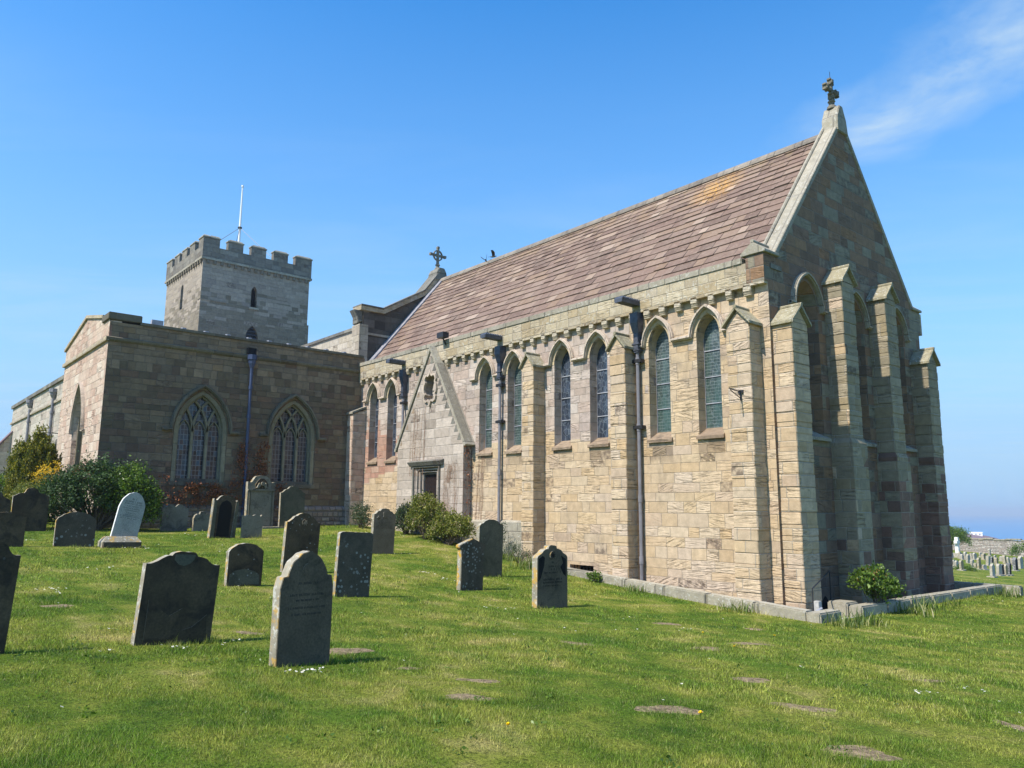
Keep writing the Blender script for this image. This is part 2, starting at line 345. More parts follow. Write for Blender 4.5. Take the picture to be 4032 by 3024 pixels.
M['capstone'] = mat_stone('mossy cap stone', [(.33,.30,.20), (.39,.35,.23), (.29,.26,.17)], H=3.0, W=3., mortarA=0, stain=.5, lichen=.9, seed=7., erosion=.5)
M['dressed'] = mat_stone('dressed window stone', [(.56,.44,.26), (.62,.50,.33), (.50,.40,.26)], H=.30, W=2., mortar=(.4,.33,.25), mortarA=.5, stain=.3, seed=8., erosion=.35)
M['hood'] = mat_stone('hood mould stone', [(.54,.45,.35), (.60,.50,.40)], H=1.3, W=.5, mortar=(.35,.3,.25), mortarA=.5, stain=.25, seed=9., erosion=.2)
M['sill'] = mat_stone('stained sill stone', [(.25,.18,.12), (.34,.26,.18)], H=2., W=3., mortarA=0, stain=.7, seed=10., erosion=.8)
M['porch'] = mat_stone('pale porch ashlar', [(.47,.40,.33), (.54,.465,.39), (.38,.32,.26), (.50,.425,.35)], H=.31, W=.70, mortar=(.60,.55,.47), mortarA=.5, stain=.85, seed=11., erosion=.3)
M['transept'] = mat_stone('transept ashlar', BROWN, GREYD, [('z', 5.4, 8.4)], H=.245, W=.42, joint=.007, mortar=(.24,.22,.19), mortarA=.5, stain=.4, seed=12., erosion=.6, C=RED, zoneC=[('y', -9.9, -12.0)])  # shade of the east side is put into these darker colours
M['transept_s'] = mat_stone('transept sunlit ashlar', [(.58,.44,.33), (.66,.53,.41), (.52,.36,.27), (.62,.46,.35), (.68,.58,.46)], H=.29, W=.46, mortar=(.60,.53,.44), mortarA=.4, stain=.3, seed=13., erosion=1.2)  # paler copy of the transept stone for its sunlit side
M['aisle'] = mat_stone('aisle ashlar', [(.50,.46,.38), (.57,.52,.43), (.43,.39,.32), (.54,.46,.38)], H=.33, W=.75, mortar=(.5,.46,.4), mortarA=.4, stain=.4, seed=14., erosion=.6)
M['nave'] = mat_stone('shaded blackened nave ashlar', [(.10,.085,.07), (.16,.14,.11), (.075,.065,.055), (.20,.17,.14)], H=.33, W=.62, mortar=(.15,.14,.12), mortarA=.5, stain=.6, seed=15., erosion=.4)  # black stone; the shade on the east face is in the colour too
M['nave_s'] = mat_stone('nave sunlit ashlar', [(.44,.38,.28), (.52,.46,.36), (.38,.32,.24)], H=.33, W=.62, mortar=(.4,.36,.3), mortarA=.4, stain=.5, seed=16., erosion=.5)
M['tower'] = mat_stone('tower ashlar', [(.23,.195,.14), (.27,.23,.17), (.20,.17,.125), (.25,.205,.15)], GREYT, [('z', 14.6, 18.2)], H=.30, W=.70, mortar=(.44,.42,.38), mortarA=.4, stain=.35, seed=17., erosion=.4)
M['merlon'] = mat_stone('battlement stone', [(.22,.20,.17), (.30,.28,.23), (.17,.16,.14), (.26,.23,.18)], H=.30, W=.55, mortar=(.2,.19,.17), mortarA=.4, stain=.6, seed=18., erosion=.4)
M['trim'] = mat_stone('weathered trim stone', [(.17,.15,.105), (.22,.19,.135), (.13,.115,.085)], H=3., W=.6, mortarA=.3, stain=.5, seed=22., erosion=.3)
M['trim_in'] = mat_stone('olive window stone', [(.26,.225,.15), (.31,.27,.18)], H=1., W=2., mortarA=.2, stain=.35, seed=23., erosion=.2)
M['darkcap'] = mat_stone('dark weathered finial stone', [(.17,.15,.11), (.21,.19,.14), (.14,.125,.10)], H=3., W=3., mortarA=0, stain=.6, lichen=.5, seed=25., erosion=.4)
M['ridge'] = mat_stone('ridge stone', [(.24,.21,.17), (.29,.25,.20), (.20,.175,.145)], H=3., W=.9, mortarA=.6, mortar=(.1,.09,.08), stain=.5, lichen=.3, seed=24., erosion=.2)
M['rubble'] = mat_stone('rubble plinth', [(.30,.24,.19), (.42,.36,.29), (.24,.19,.16), (.36,.28,.22)], H=.17, W=.26, mortar=(.2,.17,.14), mortarA=.9, stain=.5, seed=19., erosion=.8, joint=.022, scalebump=2.)
M['fieldwall'] = mat_stone('field wall rubble', [(.50,.45,.38), (.60,.55,.48), (.40,.35,.30), (.54,.44,.37)], H=.22, W=.34, mortar=(.34,.30,.26), mortarA=.8, stain=.4, seed=20., erosion=.8, joint=.03, scalebump=3.)
M['kerb'] = mat_stone('kerb stone', [(.34,.31,.23), (.42,.38,.29), (.28,.26,.20)], H=5., W=1.3, mortar=(.16,.15,.12), mortarA=.8, stain=.6, lichen=1., seed=21., erosion=.3, joint=.02)

def simple(name, col, rough=.6, metal=0, vary=0.25, scale=8, spec=.4, bumpd=0.0):
    m, nt, b = newmat(name); P = nt.n('ShaderNodeTexCoord').outputs['Object']
    f = nt.ramp(nt.noise(P, scale, 4, .6), [(0.3, 1-vary), (0.7, 1+vary)])
    nt.L(nt.mix(1.0, col, f, 'MULTIPLY'), b.inputs['Base Color'])
    b.inputs['Roughness'].default_value = rough; b.inputs['Metallic'].default_value = metal; b.inputs['Specular IOR Level'].default_value = spec
    if bumpd: nt.L(nt.bump(nt.noise(P, scale*3, 4), 1.0, bumpd), b.inputs['Normal'])
    return m
M['lead'] = simple('lead', (.30, .31, .34), .55, .0, .25, 5)
M['flash'] = simple('weathered lead flashing', (.24, .24, .26), .6, .0, .3, 5)
M['pipe'] = simple('grey painted iron', (.19, .185, .20), .42, 0, .2, 4, .5)
M['hopper'] = simple('dark lead hopper', (.055, .062, .08), .5, 0, .4, 9, .5)
M['bluepipe'] = simple('blue painted iron', (.040, .060, .125), .42, 0, .25, 4, .5)
M['iron'] = simple('black iron', (.018, .018, .02), .5, 0, .2, 20, .5)
M['whitepaint'] = simple('white paint', (.80, .80, .78), .4, 0, .04, 3)
M['door'] = simple('dark oak door', (.022, .014, .012), .45, 0, .4, 12, .5)
M['concrete'] = simple('weathered concrete', (.42, .41, .37), .9, 0, .2, 20, .2, .003)
M['dark'] = simple('dark interior', (.012, .012, .014), .8, 0, .1, 5, .2)
M['terracotta'] = simple('slate roof', (.16, .10, .10), .8, 0, .25, 2)

def mat_slates():
    m, nt, b = newmat('stone roof slates'); P = nt.n('ShaderNodeTexCoord').outputs['Object']
    a = nt.n('ShaderNodeAttribute', attribute_name='rnd').outputs['Fac']
    col = nt.ramp(a, [(0, (.120,.080,.062)), (.25, (.195,.132,.100)), (.5, (.160,.106,.082)), (.72, (.235,.168,.128)), (.9, (.20,.134,.090)), (1, (.34,.26,.20))])
    n1 = nt.noise(P, 1.3, 5, .65); col = nt.mix(nt.ramp(n1, [(0.45, 0.0), (0.75, .4)]), col, (.27,.215,.165))
    n2 = nt.noise(P, 9, 5, .7); col = nt.mix(nt.ramp(n2, [(0.5, 0.0), (0.72, .45)]), col, (.35,.27,.21))
    x, y, z = nt.xyz(P)
    # orange lichen colony near the ridge
    sp = nt.n('ShaderNodeVectorMath', operation='DISTANCE'); nt.L(P, sp.inputs[0]); sp.inputs[1].default_value = (-3.9, 3.75, 12.0)
    near = nt.m('SUBTRACT', 1.0, nt.m('DIVIDE', sp.outputs['Value'], 1.1), clamp=True)
    n3 = nt.noise(P, 14, 4, .7); col = nt.mix(nt.m('MULTIPLY', nt.ramp(n3, [(0.42, 0.0), (0.56, 1.0)]), near), col, (.56,.30,.06))
    top = nt.m('MULTIPLY', nt.m('SUBTRACT', z, 11.6), 0.5, clamp=True)
    col = nt.mix(nt.m('MULTIPLY', top, nt.ramp(nt.noise(P, 5, 4), [(0.45, 0.0), (0.65, .8)])), col, (.36,.27,.14))
    nt.L(col, b.inputs['Base Color'])
    nt.L(nt.bump(nt.m('ADD', nt.noise(P, 22, 5, .7), nt.noise(P, 4, 3)), 1.0, .014), b.inputs['Normal'])
    return m
M['slates'] = mat_slates()

def mat_leadglass(name, base, grid=None, web=False, tint=None, wire=False):
    m, nt, b = newmat(name); P = nt.n('ShaderNodeTexCoord').outputs['Object']; x, y, z = nt.xyz(P)
    N = nt.n('ShaderNodeNewGeometry').outputs['True Normal']; nx, ny, nz = nt.xyz(N)
    isx = nt.m('GREATER_THAN', nt.m('ABSOLUTE', nx), nt.m('ABSOLUTE', ny))
    u = nt.m('ADD', nt.m('MULTIPLY', y, isx), nt.m('MULTIPLY', x, nt.m('SUBTRACT', 1.0, isx)))
    uv = nt.comb(u, z, 0.0)
    if grid:
        gu, gz = grid
        cu = nt.m('DIVIDE', u, gu); cz = nt.m('DIVIDE', z, gz)
        cell = nt.comb(nt.m('FLOOR', cu), nt.m('FLOOR', cz), 2.0)
        r = nt.white(cell)
        col = nt.ramp(r, [(0, base), (.55, tuple(v*1.2 for v in base)), (.8, tuple(v*2.2+.008 for v in base)), (.93, (.07,.06,.055))])
        du = nt.m('ABSOLUTE', nt.m('SUBTRACT', nt.m('FRACT', cu), 0.5)); dz = nt.m('ABSOLUTE', nt.m('SUBTRACT', nt.m('FRACT', cz), 0.5))
        line = nt.m('MAXIMUM', nt.m('GREATER_THAN', du, 0.5-.012/gu), nt.m('GREATER_THAN', dz, 0.5-.012/gz))
        big = nt.noise(uv, 1.6, 2); col = nt.mix(nt.ramp(big, [(.5, 0.0), (.62, .6)]), col, (.050, .045, .050))
        col = nt.mix(line, col, (.16, .16, .17))
        nrm = nt.n('ShaderNodeTexWhiteNoise', noise_dimensions='3D'); nt.L(cell, nrm.inputs['Vector'])
        tilt = nt.n('ShaderNodeVectorMath', operation='SUBTRACT'); nt.L(nrm.outputs['Color'], tilt.inputs[0]); tilt.inputs[1].default_value = (.5, .5, .5)
        sc = nt.scalev(tilt.outputs[0], (.10, .10, .10)); ad = nt.n('ShaderNodeVectorMath', operation='ADD'); nt.L(sc, ad.inputs[0])
        nt.L(N, ad.inputs[1]); nt.L(ad.outputs[0], b.inputs['Normal'])
    else:
        warp = nt.noise(uv, 5, 3, .6, 0, 1); wv = nt.n('ShaderNodeVectorMath', operation='ADD'); nt.L(uv, wv.inputs[0]); nt.L(nt.scalev(warp, (.12, .12, 0)), wv.inputs[1])
        e = nt.vor(nt.scalev(wv.outputs[0], (1, .62, 1)), 9, 'DISTANCE_TO_EDGE'); line = nt.m('LESS_THAN', e, .045)
        cc = nt.vor(nt.scalev(wv.outputs[0], (1, .62, 1)), 9, 'F1', 'Color'); r, _, _ = nt.xyz(cc)
        col = nt.ramp(r, [(0, base), (.6, tuple(v*1.5 for v in base)), (1, tuple(v*2.6 for v in base))])
        col = nt.mix(nt.m('MULTIPLY', line, .45), col, (.17, .20, .22))
        if wire:
            zz = nt.m('FRACT', nt.m('DIVIDE', z, .085)); col = nt.mix(nt.m('MULTIPLY', nt.m('LESS_THAN', zz, .16), .45), col, (.30, .33, .30))
            uu = nt.m('FRACT', nt.m('DIVIDE', u, .06)); col = nt.mix(nt.m('MULTIPLY', nt.m('LESS_THAN', uu, .16), .22), col, (.24, .28, .26))
            g = nt.ramp(nt.noise(nt.scalev(uv, (3, .4, 1)), 1.0, 3), [(.4, 0.0), (.65, .5)]); col = nt.mix(g, col, (.03, .085, .065))
        nt.L(nt.bump(nt.noise(uv, 3, 3), 1.0, .02), b.inputs['Normal'])
    nt.L(col, b.inputs['Base Color']); b.inputs['Roughness'].default_value = .12 if not wire else .35
    b.inputs['Specular IOR Level'].default_value = .6
    return m
M['glass_wire'] = mat_leadglass('wired stained glass', (.024, .036, .034), wire=True)
M['glass_blue'] = mat_leadglass('stained glass', (.022, .028, .040))
M['glass_grid'] = mat_leadglass('leaded quarry glass', (.012, .016, .024), grid=(.13, .19))

def mat_leaf(name, cols, trans=.35, rough=.55):
    m, nt, b = newmat(name); a = nt.n('ShaderNodeAttribute', attribute_name='rnd').outputs['Fac']
    P = nt.n('ShaderNodeTexCoord').outputs['Object']
    col = nt.ramp(a, [(i/(len(cols)-1), c) for i, c in enumerate(cols)])
    col = nt.mix(1.0, col, nt.ramp(nt.noise(P, 2.5, 2), [(.3, .8), (.7, 1.2)]), 'MULTIPLY')
    nt.L(col, b.inputs['Base Color']); b.inputs['Roughness'].default_value = rough; b.inputs['Specular IOR Level'].default_value = .35
    t = nt.n('ShaderNodeBsdfTranslucent'); nt.L(nt.mix(1.0, col, (1.25, 1.35, .7), 'MULTIPLY'), t.inputs['Color'])
    mx = nt.n('ShaderNodeMixShader'); mx.inputs[0].default_value = trans
    nt.L(b.outputs[0], mx.inputs[1]); nt.L(t.outputs[0], mx.inputs[2])
    out = m.node_tree.nodes['Material Output']; nt.L(mx.outputs[0], out.inputs['Surface'])
    return m
M['leaf_dark'] = mat_leaf('dark evergreen leaves', [(.020,.042,.012), (.036,.075,.020), (.055,.105,.026), (.085,.135,.040)], .25, .65)
M['leaf_bright'] = mat_leaf('bright green leaves', [(.035,.075,.012), (.07,.13,.018), (.12,.20,.025), (.19,.27,.05)], .35, .4)
M['leaf_gold'] = mat_leaf('golden conifer foliage', [(.035,.055,.008), (.10,.12,.012), (.20,.19,.018), (.30,.26,.025)], .25)
M['leaf_forsythia'] = mat_leaf('yellow blossom', [(.50,.30,.01), (.70,.45,.02), (.75,.52,.04)], .3)
M['leaf_viburnum'] = mat_leaf('yellow green leaves', [(.05,.08,.012), (.11,.14,.02), (.19,.20,.03), (.27,.26,.06)], .3)
M['leaf_grey'] = mat_leaf('grey green leaves', [(.035,.06,.03), (.06,.09,.045), (.10,.13,.07)], .3)
M['blossom'] = mat_leaf('cream blossom', [(.50,.38,.24), (.60,.50,.34), (.45,.30,.18)], .2)
M['creeper'] = mat_leaf('russet creeper', [(.15,.050,.022), (.25,.080,.03), (.34,.13,.045), (.14,.07,.04)], .15)
M['twig'] = simple('twigs', (.10, .075, .05), .9, 0, .3, 20)
M['bark'] = simple('bark', (.07, .05, .035), .95, 0, .3, 15, .2, .01)
M['ivytwig'] = simple('dry creeper stems', (.22, .13, .08), .9, 0, .3, 20)
M['blade'] = mat_leaf('blade leaves', [(.05,.09,.015), (.09,.15,.02), (.16,.21,.04), (.42,.38,.20)], .35)

def grasscol(nt, P):
    p = nt.noise(P, .42, 4, .6); q = nt.noise(P, 1.9, 4, .6); s = nt.noise(nt.scalev(P, (.35, 1.4, 1)), 1.2, 2, .5)
    c = nt.ramp(nt.m('ADD', nt.m('MULTIPLY', p, .55), nt.m('MULTIPLY', q, .45)), [(.34, (.060,.125,.014)), (.45, (.150,.215,.025)), (.54, (.28,.30,.050)), (.64, (.46,.39,.14))])
    return nt.mix(nt.ramp(s, [(.45, 0.0), (.7, .5)]), c, (.095, .20, .018))
def mat_ground():
    m, nt, b = newmat('lawn soil and turf'); P = nt.n('ShaderNodeTexCoord').outputs['Object']
    c = grasscol(nt, P); c = nt.mix(nt.ramp(nt.noise(P, 30, 4, .7), [(.45, 0.2), (.65, .85)]), c, (.020, .032, .008))
    c = nt.mix(nt.ramp(nt.noise(P, 7, 5, .7), [(.60, 0.0), (.75, .5)]), c, (.21, .17, .08))
    nt.L(c, b.inputs['Base Color']); nt.L(nt.bump(nt.noise(P, 45, 4, .75), 1.0, .03), b.inputs['Normal'])
    b.inputs['Roughness'].default_value = 1; b.inputs['Specular IOR Level'].default_value = .05
    return m
def mat_grass():
    m, nt, b = newmat('grass blades'); P = nt.n('ShaderNodeTexCoord').outputs['Object']
    a = nt.n('ShaderNodeAttribute', attribute_name='rnd').outputs['Fac']
    c = grasscol(nt, P)
    c = nt.mix(1.0, c, nt.ramp(a, [(0, .26), (.5, 1.0), (1, 2.3)]), 'MULTIPLY')
    c = nt.mix(nt.m('MULTIPLY', nt.m('GREATER_THAN', a, .90), .75), c, (.36, .31, .14))
    nt.L(c, b.inputs['Base Color']); b.inputs['Roughness'].default_value = .55; b.inputs['Specular IOR Level'].default_value = .3
    t = nt.n('ShaderNodeBsdfTranslucent'); nt.L(nt.mix(1.0, c, (1.2, 1.3, .7), 'MULTIPLY'), t.inputs['Color'])
    mx = nt.n('ShaderNodeMixShader'); mx.inputs[0].default_value = .35
    nt.L(b.outputs[0], mx.inputs[1]); nt.L(t.outputs[0], mx.inputs[2])
    nt.L(mx.outputs[0], m.node_tree.nodes['Material Output'].inputs['Surface'])
    return m
M['ground'] = mat_ground(); M['grass'] = mat_grass()
M['soil'] = simple('bare soil', (.27, .205, .125), 1, 0, .6, 14, .05, .05)

def mat_grave(name, cols, dark=.5, lich=.5, orange=.6, fl=((.20, .18, .13), (.36, .33, .25))):
    m, nt, b = newmat(name); P = nt.n('ShaderNodeTexCoord').outputs['Object']
    N = nt.n('ShaderNodeNewGeometry').outputs['Normal']; nx, ny, nz = nt.xyz(N)
    rv = nt.n('ShaderNodeObjectInfo').outputs['Random']
    of = nt.n('ShaderNodeVectorMath', operation='ADD'); nt.L(P, of.inputs[0]); nt.L(nt.comb(nt.m('MULTIPLY', rv, 50), nt.m('MULTIPLY', rv, 91), 0.0), of.inputs[1]); Q = of.outputs[0]
    c = nt.ramp(nt.noise(Q, 1.7, 5, .6), [(.3, cols[0]), (.5, cols[1]), (.7, cols[2])])
    c = nt.mix(nt.m('MULTIPLY', nt.ramp(nt.noise(Q, 2.6, 6, .7, .6), [(.50, 0.0), (.62, 1.0)]), dark), c, (.012, .012, .012))
    c = nt.mix(1.0, c, nt.ramp(nt.noise(Q, 40, 3), [(.3, .8), (.7, 1.2)]), 'MULTIPLY')
    d = nt.vor(Q, 13, 'F1', 'Distance'); rc = nt.vor(Q, 13, 'F1', 'Color'); r1, r2b, _ = nt.xyz(rc)
    spot = nt.m('LESS_THAN', d, nt.m('MULTIPLY', nt.m('SUBTRACT', r1, 1-.62*lich), .6))
    msk = nt.ramp(nt.noise(Q, 2.2, 3), [(.45, 0.0), (.55, 1.0)])
    c = nt.mix(nt.m('MULTIPLY', nt.m('MULTIPLY', spot, msk), .75), c, (.27, .29, .27))
    # sunlight painted in: paler tops and south flank, with orange and pale lichen over
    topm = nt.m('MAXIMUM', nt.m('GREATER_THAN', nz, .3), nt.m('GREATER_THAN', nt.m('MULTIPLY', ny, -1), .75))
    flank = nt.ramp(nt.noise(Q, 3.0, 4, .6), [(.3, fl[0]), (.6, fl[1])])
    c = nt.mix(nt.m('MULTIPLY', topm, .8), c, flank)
    c = nt.mix(nt.m('MULTIPLY', nt.m('MULTIPLY', topm, nt.ramp(nt.noise(Q, 4.5, 4, .7), [(.52, 0.0), (.60, 1.0)])), orange), c, (.52, .30, .03))
    c = nt.mix(nt.m('MULTIPLY', nt.m('MULTIPLY', topm, nt.ramp(nt.noise(Q, 11, 4, .7), [(.55, 0.0), (.60, 1.0)])), .6), c, (.55, .56, .50))
    nt.L(c, b.inputs['Base Color'])
    nt.L(nt.bump(nt.m('ADD', nt.noise(Q, 9, 6, .7), nt.m('MULTIPLY', nt.noise(Q, 60, 3), .25)), 1.0, .012), b.inputs['Normal'])
    b.inputs['Roughness'].default_value = .92
    return m
M['grave_dark'] = mat_grave('dark gravestone', [(0.051,0.036,0.021), (0.079,0.057,0.033), (0.116,0.083,0.048)], .6, .6, .8)
M['grave_blue'] = mat_grave('slate grey gravestone', [(0.076,0.062,0.042), (0.107,0.086,0.058), (0.146,0.114,0.076)], .45, .25, .7)
M['grave_lichen'] = mat_grave('lichened gravestone', [(0.055,0.048,0.035), (0.078,0.067,0.048), (0.107,0.087,0.062)], .3, 1.25, .9)
M['grave_brown'] = mat_grave('brown gravestone', [(.125,.098,.066), (.165,.13,.09), (.20,.16,.115)], .15, .1, .1)
M['grave_green'] = mat_grave('green grey gravestone', [(.070,.070,.047), (.095,.092,.065), (.125,.118,.085)], .35, .6, .3)
M['grave_pale'] = mat_grave('pale gravestone', [(.13,.125,.095), (.17,.16,.125), (.21,.195,.15)], .5, .3, .3)
M['marble'] = mat_grave('white marble', [(.26,.27,.25), (.33,.34,.31), (.40,.40,.37)], .12, .0, .0, ((.70,.71,.70),(.80,.80,.78)))  # last colour pair paints the flank as sunlit white
M['whitestone'] = simple('white granite', (.74, .73, .68), .7, 0, .08, 5)
M['far_grey'] = mat_grave('far grey gravestone', [(.30,.29,.26), (.38,.37,.33), (.44,.42,.38)], .25, .3, .1)
M['far_black'] = mat_grave('polished black gravestone', [(.02,.02,.022), (.025,.025,.028), (.035,.035,.04)], .1, .0, .0, ((.10,.10,.10),(.2,.2,.2)))
M['far_tan'] = mat_grave('tan gravestone', [(.26,.21,.11), (.33,.26,.14), (.38,.30,.18)], .2, .3, .2)

# ================================================================== THE CHURCH
church = tag(empty('church', (0, 0, 0)), 'large sandstone church with steep slated chancel roof, buttressed gable and square battlemented tower', 'church')
S0, E0 = fS(0.0), fE(0.0)
def reveal(mb, outer, inner, fn, d0, d1):
    mb.band([fn(u, z, d0) for u, z in outer], [fn(u, z, d1) for u, z in inner])
LANC = [-1.80, -3.42, -5.70, -7.25, -9.55, -11.10, -17.30, -18.75]
# chancel walls
mb = MB(); holes = []
for c in LANC: holes.append(opening(c, .36, 3.60, 6.24, 6.80))
crypt = [(-6.95, -.55), (-6.95, .08), (-5.98, .08), (-5.98, -.55)]
mb.sheet([(-19.95, -1.5), (-19.95, 7.30), (0, 7.30), (0, -1.5)], holes+[crypt], S0, 0)
for c in LANC:
    o_ = opening(c, .36, 3.60, 6.24, 6.80); i_ = opening(c, .33, 3.80, 6.20, 6.68)
    reveal(mb, o_, i_, S0, 0, .31)
mb.band([S0(u, z, 0) for u, z in crypt], [S0(u, z, .45) for u, z in crypt], True)
chS = mb.build('chancel_south_wall', M['chancel_s'], church)
mb = MB(); mb.add([S0(u, z, .45) for u, z in crypt], [(0, 1, 2, 3)]); cw = mb.build('crypt_window', M['dark'], church)
mb = MB()
for k in range(7): mb.tube([(-6.86+k*.13, .1, -.5), (-6.86+k*.13, .1, .08)], .012, 6)
mb.build('grille', M['iron'], cw)
# east gable wall
EW = [1.77, 4.35, 6.93]
gab = [(0, -1.5), (8.7, -1.5), (8.7, 7.26), (8.85, 7.26), (8.85, 7.97), (8.42, 7.97), (4.35, 12.85), (.28, 7.97), (-.15, 7.97), (-.15, 7.26), (0, 7.26)]
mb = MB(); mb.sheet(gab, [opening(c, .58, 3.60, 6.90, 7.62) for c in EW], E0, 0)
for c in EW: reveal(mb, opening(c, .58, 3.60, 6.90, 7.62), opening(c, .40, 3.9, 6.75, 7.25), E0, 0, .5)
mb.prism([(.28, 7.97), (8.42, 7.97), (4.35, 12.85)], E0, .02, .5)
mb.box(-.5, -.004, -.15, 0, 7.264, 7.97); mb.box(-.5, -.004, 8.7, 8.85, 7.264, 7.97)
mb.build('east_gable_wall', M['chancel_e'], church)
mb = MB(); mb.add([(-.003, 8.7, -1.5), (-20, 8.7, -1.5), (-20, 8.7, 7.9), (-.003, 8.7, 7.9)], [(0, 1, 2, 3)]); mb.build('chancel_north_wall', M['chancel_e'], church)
# dark raised block standing in for a slot on the gable
mb = MB(); mb.box(-.05, .03, .12, .62, 7.62, 7.74); mb.build('slot_block', M['darkcoping'], church)

def hoodmould(c, half, zs, za, fn, w=.10, proj=.09, tails=(.3, .3), mat='hood', par=None, drop=0.0):
    mb = MB(); a = arch(c, half, zs, za, 10)
    pts = ([(c-half-tails[0], zs)] if tails[0] else []) + a + ([(c+half+tails[1], zs)] if tails[1] else [])
    mb.bar(pts, fn, w, -proj, .0); mb.bar(pts, fn, w*.45, -proj*1.5, -proj*.5)
    return mb.build('hood_mould', M[mat], par)
def lancet(c, kind):
    o_ = opening(c, .40, 3.80, 6.2, 6.9); mb = MB()
    g = opening(c, .345, 3.78, 6.19, 6.70)
    mb.prism(g, S0, .30, .34); win = mb.build('lancet_window', M[kind], church)
    mb = MB(); mb.bar(arch(c, .425, 6.22, 6.90, 10), S0, .13, -.012, .05); mb.build('arch_ring', M['dressed'], win)
    mb = MB(); mb.hexa([(c-.42, -.07, 3.50), (c+.42, -.07, 3.50), (c+.36, .30, 3.50), (c-.36, .30, 3.50), (c-.42, -.07, 3.58), (c+.42, -.07, 3.58), (c+.36, .30, 3.81), (c-.36, .30, 3.81)])
    mb.build('sill', M['sill'], win)
    mb = MB()
    for z in (4.45, 5.15, 5.85): mb.box(c-.34, c+.34, .275, .297, z-.012, z+.012)
    mb.box(c-.335, c-.325, .275, .297, 3.8, 6.2); mb.box(c+.325, c+.335, .275, .297, 3.8, 6.2)
    mb.build('glazing_bar', M['lead'], win)
    return win
for i, c in enumerate(LANC):
    kind = 'glass_blue' if i in (2, 3, 6, 7) else 'glass_wire'
    win = lancet(c, kind)
    left = {0: .308, 2: .272, 4: .272, 6: .222}.get(i, .34); right = {1: .308, 3: .272, 5: .272, 7: .222}.get(i, .22)
    hoodmould(c, .50, 6.24, 6.98, S0, tails=(left, right), par=win)
for c in EW:
    mb = MB(); mb.prism(opening(c, .41, 3.88, 6.74, 7.26), E0, .49, .53); win = mb.build('east_lancet_window', M['glass_blue'], church)
    hoodmould(c, .70, 6.90, 7.80, E0, tails=(.18, .18), par=win, mat='coping')
    mb = MB(); mb.bar(arch(c, .62, 6.90, 7.68, 10), E0, .10, -.012, .05); mb.build('arch_ring', M['chancel_e'], win)
    mb = MB(); mb.hexa([(.10, c-.75, 3.46), (.10, c+.75, 3.46), (-.5, c+.5, 3.46), (-.5, c-.5, 3.46), (.10, c-.75, 3.54), (.10, c+.75, 3.54), (-.5, c+.4, 3.88), (-.5, c-.4, 3.88)]); mb.build('sill', M['coping'], win)

# buttresses with gabled caps
def buttress(side, a0, a1, ze, zr_, stage=None, lower=0.06):
    t = empty('dummy'); bpy.data.objects.remove(t)
    P_ = .5; mb = MB()
    X = (lambda u, d, z: (u, -d, z)) if side == 'S' else (lambda u, d, z: (d, u, z))
    def blk(u0, u1, d1, z0, z1): mb.hexa([X(u0, -.1, z0), X(u1, -.1, z0), X(u1, d1, z0), X(u0, d1, z0), X(u0, -.1, z1), X(u1, -.1, z1), X(u1, d1, z1), X(u0, d1, z1)])
    zb = stage if stage else -1.0
    if not stage: lower = 0.0
    m_ = (a0+a1)/2
    zc_ = zb
    while zc_ < ze-.01:
        zn = min(zc_+random.uniform(.24, .34), ze); zn = ze if ze-zn < .12 else zn
        j = [random.uniform(-.010, .010) for _ in range(3)]; blk(a0+j[0], a1+j[1], P_+j[2], zc_, zn-.004); zc_ = zn
    blk(a0+.012, a1-.012, P_-.014, zb, ze)
    e = lower
    mb.hexa([X(a0-e, -.1, -1.5), X(a1+e, -.1, -1.5), X(a1+e, P_+e, -1.5), X(a0-e, P_+e, -1.5), X(a0-e, -.1, zb-.12), X(a1+e, -.1, zb-.12), X(a1+e, P_+e, zb-.12), X(a0-e, P_+e, zb-.12)])
    mb.hexa([X(a0-e, -.1, zb-.12), X(a1+e, -.1, zb-.12), X(a1+e, P_+e, zb-.12), X(a0-e, P_+e, zb-.12), X(a0, -.1, zb+.01), X(a1, -.1, zb+.01), X(a1, P_, zb+.01), X(a0, P_, zb+.01)])
    n = len(mb.v); mb.add([X(a0, P_, ze), X(a1, P_, ze), X(m_, P_, zr_-.08), X(a0, -.05, ze), X(a1, -.05, ze), X(m_, -.05, zr_-.08)], [(0, 1, 2), (3, 5, 4), (0, 2, 5, 3), (1, 4, 5, 2)])
    b_ = mb.build('buttress', M['buttress'], church, bevel=.012)
    mb = MB()
    for s_ in (-1, 1):
        ue = a0-.07 if s_ < 0 else a1+.07
        sl = (zr_-ze)/(abs(m_-ue))
        t0 = .07
        mb.hexa([X(ue, -.02, ze-.05), X(m_, -.02, zr_-.05), X(m_, P_+.09, zr_-.05), X(ue, P_+.09, ze-.05), X(ue, -.02, ze-.05+t0), X(m_, -.02, zr_-.05+t0), X(m_, P_+.09, zr_-.05+t0), X(ue, P_+.09, ze-.05+t0)])
    mb.tube([X(m_, -.02, zr_+.01), X(m_, P_+.10, zr_+.01)], .05, 8)
    mb.build('cap', M['capstone'], b_)
    return b_
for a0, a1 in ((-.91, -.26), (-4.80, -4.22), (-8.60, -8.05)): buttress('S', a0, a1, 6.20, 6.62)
buttress('E', .10, .84, 6.19, 6.63); buttress('E', 2.72, 3.42, 7.72, 8.16, 3.55); buttress('E', 5.26, 5.96, 7.72, 8.16, 3.30); buttress('E', 7.86, 8.58, 6.19, 6.63)
